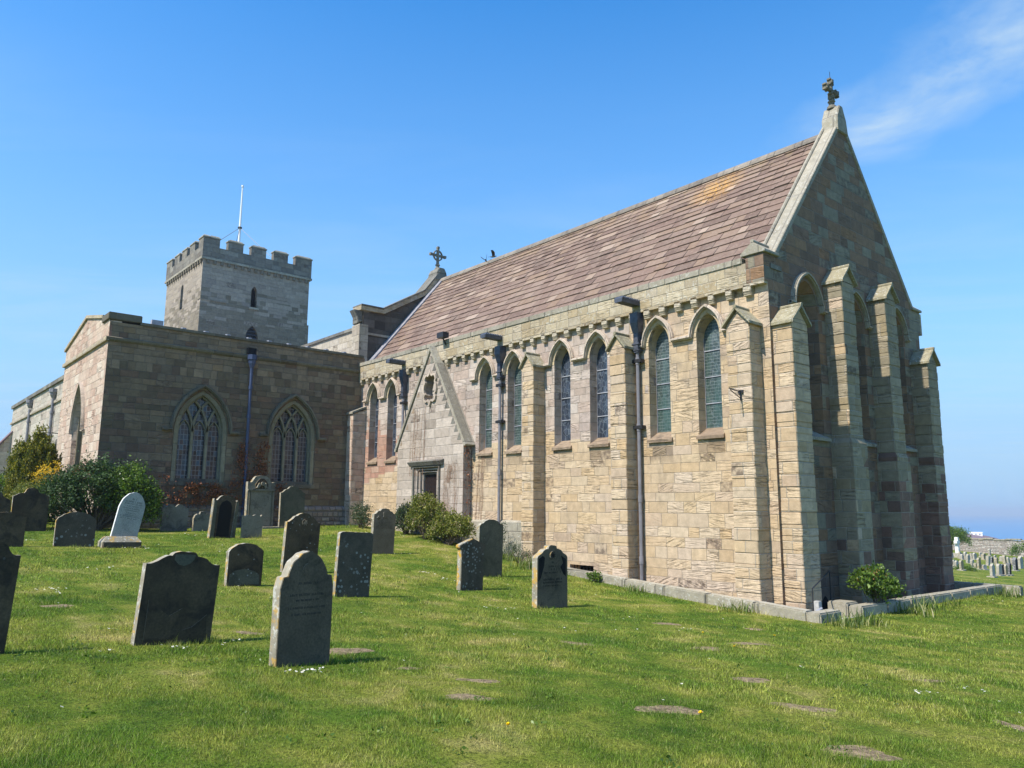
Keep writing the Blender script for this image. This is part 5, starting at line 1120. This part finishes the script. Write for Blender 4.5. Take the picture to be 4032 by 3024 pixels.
for a, b_ in zip(xs, xs[1:]):
    za, zb = [1.75+G(q, 100)*1.0+.06*math.sin(q*3.1) for q in (a, b_)]
    za, zb = -1.93+.07*math.sin(a*2.3)+.04*math.sin(a*5.1), -1.93+.07*math.sin(b_*2.3)+.04*math.sin(b_*5.1)
    mb.hexa([(a, 100, G(a, 100)-.5), (b_, 100, G(b_, 100)-.5), (b_, 100.6, G(b_, 100)-.5), (a, 100.6, G(a, 100)-.5), (a, 100.05, za), (b_, 100.05, zb), (b_, 100.55, zb), (a, 100.55, za)])
mb.build('wall', M['fieldwall'], fwl)
mb = MB(); x = -60
while x < 39:
    w_ = random.uniform(.5, 1.3); z0_ = -1.93+.07*math.sin(x*2.3); h = random.uniform(.10, .2); mb.box(x, x+w_-.03, 99.95, 100.65, z0_-.02, z0_+h); x += w_
mb.build('coping', M['kerb'], fwl)

# ================================================================== PLANTS
def leafmesh(name, P, size, mat, parent, up=0.0, aspect=.5, rnd=None):
    n = len(P); P = np.asarray(P); size = np.broadcast_to(size, (n,))*rng.uniform(.6, 1.35, n)
    a = rng.normal(size=(n, 3)); a[:, 2] += up*2; a /= np.linalg.norm(a, axis=1)[:, None]
    b_ = rng.normal(size=(n, 3)); b_ -= (b_*a).sum(1)[:, None]*a; b_ /= np.linalg.norm(b_, axis=1)[:, None]
    s = size[:, None]; c = np.cross(a, b_)*s*.12
    V = np.stack([P, P+a*s*.5+b_*s*aspect*.5+c, P+a*s, P+a*s*.5-b_*s*aspect*.5+c], 1).reshape(-1, 3)
    F = np.arange(4*n).reshape(-1, 4)
    return fastmesh(name, V, F, M[mat], parent, rng.random(n) if rnd is None else rnd)
def clumps(blobs, nclump, nleaf, spread, shell=.55):
    out = []; vol = np.array([b[3]*b[4]*b[5] for b in blobs]); pr = vol**.7/np.sum(vol**.7)
    for k in range(nclump):
        b_ = blobs[rng.choice(len(blobs), p=pr)]; d = rng.normal(size=3); d /= np.linalg.norm(d)
        if d[2] < -.35: d[2] = abs(d[2])
        r = shell+(1-shell)*rng.random()**.6
        c = np.array(b_[:3])+d*np.array(b_[3:6])*r*rng.uniform(.80, 1.20)
        m_ = int(nleaf*rng.uniform(.5, 1.5)); out.append(c+rng.normal(size=(m_, 3))*spread*rng.uniform(.7, 1.3))
    return np.concatenate(out)
def stems(par, base, tips, r0=.02, mat='twig', name='stems'):
    mb = MB()
    for t in tips:
        b0 = Vector(base)+Vector((random.uniform(-.08, .08), random.uniform(-.08, .08), -.1)); t = Vector(t); mid = (b0+t)/2+Vector((random.uniform(-.1, .1), random.uniform(-.1, .1), .05))
        mb.tube([b0, mid, t], [r0, r0*.7, r0*.3], 5)
    return mb.build(name, M[mat], par)
def bush(name, label, cat, blobs, parts, base=None, ns=14, r0=.025):
    bx = float(np.mean([b[0] for b in blobs])) if base is None else base[0]; by = float(np.mean([b[1] for b in blobs])) if base is None else base[1]
    o_ = (bx, by, G(bx, by)); r = tag(empty(name, o_), label, cat)
    O = np.array(o_)
    tips = []
    for k in range(ns):
        b_ = blobs[k % len(blobs)]; d = rng.normal(size=3); d[2] = abs(d[2]); d /= np.linalg.norm(d); tips.append(tuple(np.array(b_[:3])+d*np.array(b_[3:6])*rng.uniform(.8, 1.12)-O))
    stems(r, (0, 0, 0), tips, r0)
    for (nm, mat, nc, nl, sp, sz, up, asp, bl) in parts:
        leafmesh(nm, clumps(bl or blobs, nc, nl, sp)-O, sz, mat, r, up, asp)
    return r
big = [(-18.9, -11.35, 1.75, .9, .75, 1.05), (-18.9, -10.4, 2.0, .9, .8, 1.2), (-18.8, -9.5, 1.85, .85, .75, 1.2), (-18.7, -8.95, 1.55, .7, .5, .9), (-18.7, -11.85, 1.4, .6, .5, .7)]
bush('evergreen_bush', 'large dense dark evergreen bush at the transept corner, bright green on its right side', 'bush', big,
     [('foliage', 'leaf_dark', 900, 26, .10, .085, .1, .55, None), ('bright_foliage', 'leaf_bright', 380, 24, .10, .085, .1, .55, [(-18.45, -9.5, 1.95, .75, .72, 1.1), (-18.4, -8.95, 1.55, .65, .5, .8)]), ('pink_tips', 'creeper', 60, 9, .07, .04, .2, .4, [(-18.9, -10.9, 2.6, .6, .8, .55)])], base=(-18.9, -10.3), ns=40, r0=.04)
con = [(-24.5, -11.75+.08*k, 1.0, 0, 0, 0) for k in range(3)]
r = tag(empty('golden_conifer', (-24.5, -11.45, G(-24.5, -11.45))), 'tall bushy conifer with golden tipped upright foliage, left of the big evergreen bush', 'conifer')
pts = []; O = np.array((-24.5, -11.45, G(-24.5, -11.45)))
mb = MB()
for k in range(44):
    a = rng.uniform(0, 6.28); q = math.sqrt(rng.random())*.66; x, y = math.cos(a)*q*1.0, math.sin(a)*q*1.05
    H = (3.45-1.3*q-.5*rng.random())*(1.0 if y > -.3 else .86); tx, ty = x*1.35, y*1.25+.12
    mb.tube([(x*.3, y*.3, -.1), (x*.8, y*.8, H*.4), (tx*.9, ty*.9, H*.85)], [.05, .03, .01], 5)
    for j in range(30):
        t = .14+.86*(j/29); cx, cy = x+(tx-x)*t, y+(ty-y)*t; rr = .24*(1-t**3*.85)*(.4+.6*min(1, t*3))
        m_ = 22; th = rng.uniform(0, 6.28, m_); rad = rr*rng.uniform(.5, 1.1, m_)
        pts.append(np.stack([cx+np.cos(th)*rad, cy+np.sin(th)*rad, np.full(m_, H*t)+rng.normal(size=m_)*.06], 1))
mb.build('trunk', M['bark'], r)
pts.append(clumps([(-24.55, -11.85, 2.55, .50, .34, 1.45), (-24.4, -11.25, 2.75, .50, .34, 1.75), (-24.3, -11.55, 2.2, .5, .5, 1.2)], 700, 30, .06, .6)-O)
leafmesh('foliage', np.concatenate(pts), .09, 'leaf_gold', r, 1.2, .5)
bush('forsythia', 'bright yellow flowering sprays between the conifer and the big bush', 'shrub', [(-22.2, -11.35, 2.55, .35, .38, .55), (-22.1, -11.0, 2.75, .2, .2, .45)], [('blossom', 'leaf_forsythia', 70, 14, .06, .06, .5, .5, None), ('foliage', 'leaf_gold', 50, 14, .1, .07, .3, .5, [(-22.2, -11.7, 2.0, .4, .4, .5)])], ns=20, r0=.012)
bush('green_shrub', 'light green leafy shrub at the far left edge behind the headstones', 'shrub', [(-27, -12.1, 2.0, .6, .65, .85), (-26.8, -12.6, 1.8, .5, .5, .6)], [('foliage', 'leaf_bright', 200, 22, .1, .09, .2, .6, None)])
bush('golden_shrub', 'low yellow green shrub at the foot of the golden conifer', 'shrub', [(-22.3, -12.0, 1.7, .35, .35, .5)], [('foliage', 'leaf_gold', 90, 20, .07, .06, .4, .5, None)])
bush('variegated_shrub', 'small pale variegated shrub peeping over the domed headstone', 'shrub', [(-19.6, -12.2, 1.95, .4, .45, .45)], [('foliage', 'leaf_viburnum', 90, 20, .07, .06, .2, .5, None)])
bush('leggy_shrub', 'straggly grey green shrub in the corner left of the porch gable', 'shrub', [(-17.8, -1.0, 1.35, .55, .35, .55), (-17.4, -1.1, 1.15, .5, .35, .35)], [('foliage', 'leaf_grey', 80, 16, .08, .09, .3, .4, None), ('blossom', 'blossom', 16, 7, .05, .04, .2, .6, None)], ns=26, r0=.012)
bush('grey_shrub', 'grey green leafy shrub at the left foot of the porch gable', 'shrub', [(-14.55, -.95, 1.15, .42, .35, .6)], [('foliage', 'leaf_grey', 130, 20, .08, .09, .4, .4, None)], ns=18)
bush('viburnum', 'taller yellow green bush with cream flower heads in front of the porch door', 'bush', [(-13.15, -1.15, 1.25, .62, .45, .55), (-13.25, -1.1, 1.75, .45, .35, .42), (-12.7, -1.05, 1.55, .4, .35, .38)], [('foliage', 'leaf_viburnum', 330, 22, .08, .075, .3, .55, None), ('blossom', 'blossom', 60, 16, .045, .035, .3, .8, None)], ns=22)
bush('viburnum', 'lower rounded yellow green bush right of the porch door', 'bush', [(-11.7, -1.05, 1.05, .65, .45, .45), (-11.15, -1.0, .95, .5, .4, .42), (-12.2, -1.1, .85, .45, .4, .35)], [('foliage', 'leaf_viburnum', 330, 22, .08, .07, .3, .55, None), ('blossom', 'blossom', 46, 14, .045, .035, .3, .8, None)], ns=22)
bush('wall_shrub', 'thin leafy shrub against the white washed plinth right of the bushes', 'shrub', [(-9.6, -.55, .75, .3, .2, .45)], [('foliage', 'leaf_grey', 26, 14, .06, .07, .4, .4, None)], ns=12, r0=.01)
bush('brown_shrub', 'low brownish bush between kerb and buttress foot', 'shrub', [(-8.4, -1.0, .3, .5, .3, .32), (-7.9, -.9, .2, .35, .3, .25)], [('foliage', 'leaf_grey', 80, 18, .07, .05, .5, .3, None)], ns=20, r0=.008)
bush('crypt_plant', 'small dark leafy plant beside the crypt window', 'plant', [(-5.05, -1.0, -.15, .2, .16, .14)], [('foliage', 'leaf_bright', 30, 14, .04, .06, .3, .6, None)], ns=6, r0=.006)
bush('laurel_bush', 'glossy green bush with reddish tips at the foot of the shaded east wall', 'bush', [(1.15, 1.95, .02, .38, .55, .34), (1.25, 2.3, -.2, .42, .45, .32)], [('foliage', 'leaf_bright', 170, 20, .06, .085, .35, .5, None), ('tips', 'creeper', 20, 6, .04, .04, .4, .5, [(1.15, 1.95, .15, .35, .5, .25)])], ns=20, r0=.01)
def bladeplant(label, x, y, n, L_, name='grass_clump', cat='plant', z=None, rad=.12, mat='blade'):
    z0 = G(x, y) if z is None else z; r = tag(empty(name, (x, y, z0)), label, cat); vs, fs, rn = [], [], []
    for k in range(n):
        a = random.uniform(0, 6.28); l = L_*random.uniform(.5, 1.15); wd = .009*random.uniform(.7, 1.4); b0 = Vector((random.gauss(0, rad), random.gauss(0, rad), -.03)); d = Vector((math.cos(a), math.sin(a), 0)); s = Vector((-d.y, d.x, 0))*wd
        o_ = random.uniform(.2, .75); p = [b0+d*(l*o_*t*t)+Vector((0, 0, l*(t*1.0-.45*o_*t*t*1.3))) for t in (0, .35, .7, 1)]; i = len(vs)
        vs += [p[0]-s, p[0]+s, p[1]-s, p[1]+s, p[2]-s*.7, p[2]+s*.7, p[3]-s*.1, p[3]+s*.1]; c = random.random()
        for q in range(3): fs.append((i+2*q, i+2*q+1, i+2*q+3, i+2*q+2)); rn.append(c)
    fastmesh('leaves', np.array([tuple(v) for v in vs]), np.array(fs), M[mat], r, np.array(rn)); return r
for (x, y, n, L_, lab, rad) in ((-7.35, -1.35, 110, .5, 'yellow green strap leaved clump left of the crypt window', .2), (-6.4, -1.0, 70, .32, 'tuft of strap leaves under the crypt window', .22), (-3.5, -1.1, 80, .30, 'small grass tuft against the kerb below the tall drainpipe', .18), (-.45, -1.12, 100, .34, 'grass tuft before the white kerb below the corner buttress', .2), (1.75, -.75, 80, .38, 'leafy tuft at the shaded outer corner of the kerb', .16), (1.85, .05, 90, .42, 'tuft of yellowing strap leaves beside the crypt steps', .22), (1.75, 2.6, 80, .42, 'trailing strap leaves right of the laurel bush', .22), (1.7, 3.6, 70, .48, 'long grass tuft leaning over the east kerb', .2), (1.72, 5.0, 24, .4, 'thin dry grass tuft along the east kerb', .15), (1.75, 9.0, 90, .45, 'grass tuft near the far corner of the kerb', .2), (-8.9, -.8, 50, .5, 'tall weeds against the plinth', .2), (-17.6, -1.6, 40, .3, 'weeds under the straggly shrub by the porch', .3)):
    bladeplant(lab, x, y, n, L_, rad=rad)
# creeper on the transept and porch
def creeper(label, regions, fn, mat, size=.07, stemsn=10, stemmat='ivytwig'):
    r = tag(empty('creeper', (0, 0, 0)), label, 'creeper'); P = []
    mb = MB()
    for (u0, u1, z0, z1, n, lean) in regions:
        u = rng.uniform(0, 1, n); t = rng.random(n)**.9; w_ = 1-.6*t
        uu = u0+(u1-u0)*(.5+(u-.5)*w_)+lean*t+rng.normal(size=n)*.06; zz = z0+(z1-z0)*t+rng.normal(size=n)*.05
        keep = np.sin(uu*9+zz*3)+np.sin(zz*7-uu*4)+rng.normal(size=n)*.8 > -.6; uu, zz = uu[keep], zz[keep]
        P += [fn(a, b_, -abs(rng.normal())*.05-.01) for a, b_ in zip(uu, zz)]
        for k in range(stemsn):
            a = random.uniform(u0, u1); pp_ = [fn(a+(random.uniform(-.05, .05)+lean*q)*1.0, z0+(z1-z0)*q, -.015) for q in np.linspace(0, random.uniform(.6, 1.0), 6)]; mb.tube(pp_, .0045, 3)
    mb.build('stems', M[stemmat], r)
    if P: leafmesh('leaves', np.array(P), size, mat, r, .0, .8)
    return r
TFo = fE(-19.76)
creeper('russet brown creeper under and between the traceried windows of the transept', [(-7.9, -5.2, 1.7, 2.55, 1900, .0), (-5.75, -5.0, 1.7, 4.15, 1000, .25), (-5.0, -4.1, 2.7, 4.2, 700, .25), (-4.1, -3.2, 1.6, 2.6, 250, .1), (-8.3, -7.4, 1.5, 2.8, 160, -.1)], TFo, 'creeper')
creeper('leafless creeper stems climbing the porch gable face', [(-15.3, -14.3, 2.9, 5.6, 160, .1), (-13.2, -12.1, .8, 3.4, 200, .1), (-12.9, -12.2, 2.6, 3.4, 60, .2)], fS(-.385), 'ivytwig', .03, 16)
creeper('red leaved creeper on the shaded right flank of the porch gable', [(-.37, -.02, .9, 4.0, 260, 0)], lambda u, z, d: (-11.845-d, u, z), 'creeper', .06, 4)
creeper('thin bare creeper stems on the wall right of the porch gable', [(-11.8, -11.2, .8, 4.8, 50, .25)], fS(-.005), 'ivytwig', .03, 9)
# far hawthorn and hedge
def tree(name, label, x, y, h, r_, mat, n):
    z0 = G(x, y); t = tag(empty(name, (x, y, z0)), label, 'tree'); mb = MB(); mb.tube([(0, 0, -.3), (.1, 0, h*.25), (.0, .1, h*.5)], [.22, .17, .1], 8)
    for k in range(9):
        a = k*.7; mb.tube([(.05, 0, h*.3), (math.cos(a)*r_*.4, math.sin(a)*r_*.4, h*.55), (math.cos(a)*r_*.8, math.sin(a)*r_*.8, h*.75)], [.09, .05, .02], 5)
    mb.build('trunk', M['bark'], t)
    leafmesh('crown', clumps([(0, 0, h*.6, r_, r_, h*.36), (r_*.5, -.2, h*.45, r_*.6, r_*.6, h*.3), (-r_*.4, 0, h*.8, r_*.5, r_*.5, h*.22)], n, 20, .17), .15, mat, t, .1, .6); return t
tree('hawthorn', 'bushy green tree before the rubble boundary wall behind the memorial cross', -29.3, 88, 3.5, 2.1, 'leaf_bright', 420)
bush('hedge_bush', 'low green bush at the foot of the boundary wall near the right edge', 'bush', [(-20.6, 88, -2.9, 2.4, 1.2, .9), (-18, 88, -2.6, 2.5, 1.2, 1.2)], [('foliage', 'leaf_bright', 260, 16, .2, .16, .1, .6, None)], ns=8)
bush('grave_plant', 'leafy plants growing among the near far graves', 'plant', [(-15.0, 52.5, -3.0, .9, .6, .35)], [('foliage', 'leaf_bright', 90, 16, .1, .12, .4, .4, None)], ns=6)
bush('corner_bush', 'low green bush among far graves beside the church corner', 'bush', [(-16.6, 50.2, -2.9, .8, .6, .35)], [('foliage', 'leaf_bright', 90, 16, .1, .12, .3, .5, None)], ns=6)

# birds
def bird(label, loc, s, rz, flap, pitch=0):
    r = tag(empty('bird', loc, rz), label, 'bird'); r.rotation_euler = (pitch, 0, rz)
    mb = MB(); mb.tube([(-.20, 0, .0), (-.12, 0, .0), (0, 0, .0), (.10, 0, .01), (.16, 0, .035), (.20, 0, .04), (.235, 0, .035), (.27, 0, .03)], [.02, .045, .055, .05, .035, .034, .015, .003], 8); b_ = mb.build('body', M['crow'], r, smooth=True)
    mb = MB(); mb.hexa([(-.34, -.05, -.005), (-.16, -.025, -.005), (-.16, .025, -.005), (-.34, .05, -.005), (-.34, -.05, .005), (-.16, -.025, .01), (-.16, .025, .01), (-.34, .05, .005)]); mb.build('tail', M['crow'], r)
    for sg, fl_ in ((-1, flap[0]), (1, flap[1])):
        mb = MB(); c, s_ = math.cos(fl_), math.sin(fl_); st_ = [(.03, 0, .12, -.06), (.18, .05, .13, -.07), (.34, .01, .10, -.10), (.44, -.06, .03, -.13)]
        top = [(a, sg*u*c, u*s_+.01) for u, _, a, _b in st_]; bot = [(b2, sg*u*c, u*s_+.01) for u, _, _a, b2 in st_]
        mb.band(top, bot); mb.band([(p[0], p[1], p[2]+.008) for p in top], [(p[0], p[1], p[2]+.008) for p in bot]); mb.build('wing', M['crow'], r)
    r.scale = (s, s, s); return r
M['crow'] = simple('black feathers', (.012, .012, .014), .5, 0, .2, 20, .4)
bird('black bird with raised wings just left of the other on the roof ridge', (-16.66, 4.3, 12.84), .66, 2.4, (1.1, .9), -.3)
bird('black bird landing on the ridge, right and uppermost of the pair', (-16.15, 4.3, 12.90), .66, .7, (1.3, 1.2), .2)
bird('tiny distant bird gliding above the outer buttress at right', (2.0, 26, 16.5), 1.1, 1.0, (.15, .25)); bird('tiny distant bird gliding lower right of the first beside the gable', (4.0, 26, 15.5), 1.1, 2.0, (.3, .1)); bird('tiny bird trailing its fellow low beside the outer buttress', (3.6, 24, 14.5), 1.0, .4, (.2, .2))

# ================================================================== GRASS, DAISIES, DANDELIONS
def build_grass():
    Vs, Fs, Rs = [], [], []; base = 0
    cam2 = np.array([CAM.x, CAM.y]); fa = math.atan2(fw.y, fw.x)
    for (d0, d1, n, hgt, wd) in ((4.3, 8.5, 380000, .026, .0023), (8.5, 15, 300000, .029, .0040), (15, 27, 240000, .034, .0072), (27, 60, 110000, .042, .016)):
        d = np.sqrt(rng.uniform(d0**2, d1**2, n)); th = fa+rng.uniform(-R(36), R(36), n)
        x = cam2[0]+d*np.cos(th); y = cam2[1]+d*np.sin(th)
        k = ~((x > -7.9) & (x < 1.42) & (y > -.9) & (y < 10.1)) & ~((x < -7.6) & (y > -.02) & (y < 9) & (x > -56)) & ~((x < -19.7) & (y > -10.3) & (y < 10)) & ~(in_patch(x, y, 1.2) & (rng.random(n) > .20+.42*(~in_patch(x, y, .85))+.26*(~in_patch(x, y, .55))))
        clump = np.sin(x*1.7+np.sin(y*2.3)*1.3)*np.sin(y*1.9+np.cos(x*1.1)*1.7)+.5*np.sin(x*5.1+y*3.7)*np.sin(y*6.3-x*2.9)
        k &= rng.random(n) < (.72+.28*clump)
        edge = in_patch(x, y, 1.8) & ~in_patch(x, y, 1.1)
        x, y, d, clump, edge = x[k], y[k], d[k], clump[k], edge[k]; m_ = len(x)
        z = ground(x, y)-.004+wig(x, y)
        h = hgt*rng.uniform(.5, 1.25, m_)*(1+.5*clump)*(1+.9*(rng.random(m_) < .05))*np.where(edge, 1.7, 1.0)
        for (sx_, sy_, sw_, st_) in STONES:
            q = np.hypot(np.maximum(np.abs(x-sx_+st_/2)-st_/2, 0), np.maximum(np.abs(y-sy_)-sw_/2, 0)); h = np.where(q < .13, h*(1.2+1.1*rng.random(m_)), h)
        q = np.minimum(np.abs(y+.85)+100*((x < -7.9) | (x > 1.4)), np.abs(x-1.40)+100*((y < -.9) | (y > 10))); h = np.where(q < .12, h*(1.3+1.6*rng.random(m_)), h)
        a = rng.uniform(0, 2*np.pi, m_); ln = h*rng.uniform(.1, .95, m_); la = rng.uniform(0, 2*np.pi, m_)
        sx, sy = np.cos(a)*wd*rng.uniform(.6, 1.3, m_), np.sin(a)*wd*rng.uniform(.6, 1.3, m_)
        lx, ly = np.cos(la)*ln, np.sin(la)*ln
        V = np.stack([np.stack([x-sx, y-sy, z], 1), np.stack([x+sx, y+sy, z], 1), np.stack([x+lx, y+ly, z+h], 1)], 1).reshape(-1, 3)
        Vs.append(V); Fs.append(np.arange(3*m_).reshape(-1, 3)+base); base += 3*m_; Rs.append(rng.random(m_))
    g = fastmesh('grass', np.concatenate(Vs), np.concatenate(Fs), M['grass'], None, np.concatenate(Rs)); tag(g, 'short mown green grass covering the churchyard', 'grass', kind='stuff')
build_grass()
def weeds():
    P_, N_ = [], 900
    X_, Y_ = rng.uniform(-9, 10, N_), rng.uniform(-15.5, -1.3, N_); c_ = np.sin(X_*1.3+2)*np.sin(Y_*1.1+X_*.7)
    for x, y, c in zip(X_, Y_, c_):
        if c < .15 and rng.random() > .12: continue
        k = int(rng.integers(5, 10)); a = rng.uniform(0, 6.28, k); l = rng.uniform(.01, .055, k); z = G(x, y)
        P_.append(np.stack([x+np.cos(a)*l, y+np.sin(a)*l, z+.008+rng.random(k)*.03], 1))
    P_ = np.concatenate(P_); o_ = leafmesh('lawn_weeds', P_, .034, 'leaf_bright', None, .1, .6); tag(o_, 'broad leaved clover and weeds among the grass', 'weeds', kind='stuff')
weeds()
DAISY = [(0.35,-13.50,0.14,0.12),(0.22,-12.97,0.13,0.10),(-0.00,-12.69,0.06,0.05),(0.44,-14.27,0.05,0.05),(-1.13,-13.86,0.06,0.05),(2.20,-12.75,0.17,0.13),(-4.87,-13.93,0.30,0.20),(-7.94,-12.40,0.28,0.20),(-12.0,-10.80,0.33,0.20),(-14.0,-12.89,0.22,0.30),(-16.05,-7.90,0.39,0.50),(-10.87,-8.93,0.12,0.15),(-6.72,-5.27,0.34,0.25),(-5.76,-5.31,0.18,0.20),(-1.99,-6.88,0.47,0.20),(0.67,-7.40,0.12,0.25),(-13.69,-1.60,0.52,0.25),(-10.0,-4.0,0.40,0.25),(6.02,-7.40,0.17,0.12),(6.27,-6.44,0.17,0.12),(1.05,-5.07,0.25,0.25),(-8.18,38.86,0.50,0.45),(-2.8,24,.6,.5),(1.9,7,.5,.3)]
DN = [11, 4, 5, 4, 5, 30, 22, 18, 22, 24, 30, 12, 22, 10, 12, 6, 12, 10, 12, 14, 7, 12, 10, 10]
mb = MB(); m, nt, b = newmat('daisy petals'); a = nt.n('ShaderNodeAttribute', attribute_name='rnd').outputs['Fac']; nt.L(nt.ramp(a, [(0, (.80,.80,.78)), (.9, (.80,.80,.78)), (.95, (.75,.5,.03))], 'CONSTANT'), b.inputs['Base Color']); M['daisy'] = m
def daisy(x, y, r):
    z = G(x, y)+random.uniform(.035, .055); tx, ty = random.uniform(-.4, .4), random.uniform(-.4, .4)-.1; n = 8; f = lambda a, q, h=0: (x+math.cos(a)*q, y+math.sin(a)*q, z+math.cos(a)*q*tx+math.sin(a)*q*ty+h)
    for k in range(n):
        a = k*6.283/n; mb.add([f(a-.08, r*.2), f(a-.28, r*.9), f(a, r*1.08), f(a+.28, r*.9), f(a+.08, r*.2)], [(0, 1, 2, 3, 4)], .2)
    mb.add([f(k*6.283/6, r*.35, r*.15) for k in range(6)], [tuple(range(6))], .97)
for (x, y, a, b_), n in zip(DAISY, DN):
    far_ = math.hypot(x-CAM.x, y-CAM.y)
    for k in range(n): daisy(x+random.gauss(0, a*.6)*rt.x+random.gauss(0, b_*.6)*fwv[0], y+random.gauss(0, a*.6)*rt.y+random.gauss(0, b_*.6)*fwv[1], random.uniform(.011, .015)*(1.35 if far_ > 15 else 1))
for k in range(160):
    x, y = random.uniform(-18, 8), random.uniform(-16, -1.3); daisy(x, y, random.uniform(.010, .013))
tag(mb.build('daisies', M['daisy']), 'scattered white daisies in the lawn', 'daisies', kind='stuff')
M['dandelion'] = simple('dandelion yellow', (.80, .58, .01), .8, 0, .1, 30, .2)
for (x, y), lab in zip([(1.62,-5.28),(2.32,-4.21),(5.58,-10.76),(2.94,-6.32),(5.13,-12.56)], ('yellow dandelion beyond the two neighbouring bare patches, left of its pair', 'yellow dandelion farthest from the camera, right of its pair', 'bright yellow dandelion beside the large bare patch near the bottom of the view', 'small dandelion between two bare patches midway across the lawn', 'small closed dandelion nearest the camera')):
    r = tag(empty('dandelion', (x, y, G(x, y))), lab, 'dandelion'); mb = MB()
    for k in range(26):
        a = random.uniform(0, 6.28); e_ = random.uniform(.1, 1.2); l = .022; d = Vector((math.cos(a)*math.cos(e_), math.sin(a)*math.cos(e_), math.sin(e_)))*l; s = Vector((-math.sin(a), math.cos(a), 0))*.005; c = Vector((0, 0, .06)); mb.add([c-s, c+s, c+d+s, c+d-s], [(0, 1, 2, 3)])
    mb.build('flower', M['dandelion'], r); mb = MB(); mb.tube([(0, 0, -.01), (0, 0, .06)], .003, 5); mb.build('stem', M['blade'], r)

# ------------------------------------------------------------------ sea haze
m = bpy.data.materials.new('haze'); m.use_nodes = True; nt = m.node_tree; nt.nodes.clear()
v = nt.nodes.new('ShaderNodeVolumePrincipled'); v.inputs['Color'].default_value = (.80, .90, 1.0, 1); v.inputs['Density'].default_value = .00030; v.inputs['Anisotropy'].default_value = .2
o_ = nt.nodes.new('ShaderNodeOutputMaterial'); nt.links.new(v.outputs[0], o_.inputs['Volume'])
mb = MB(); mb.box(-9000, 9000, -9000, 9000, -46, 30); tag(mb.build('haze', m), kind='stuff')
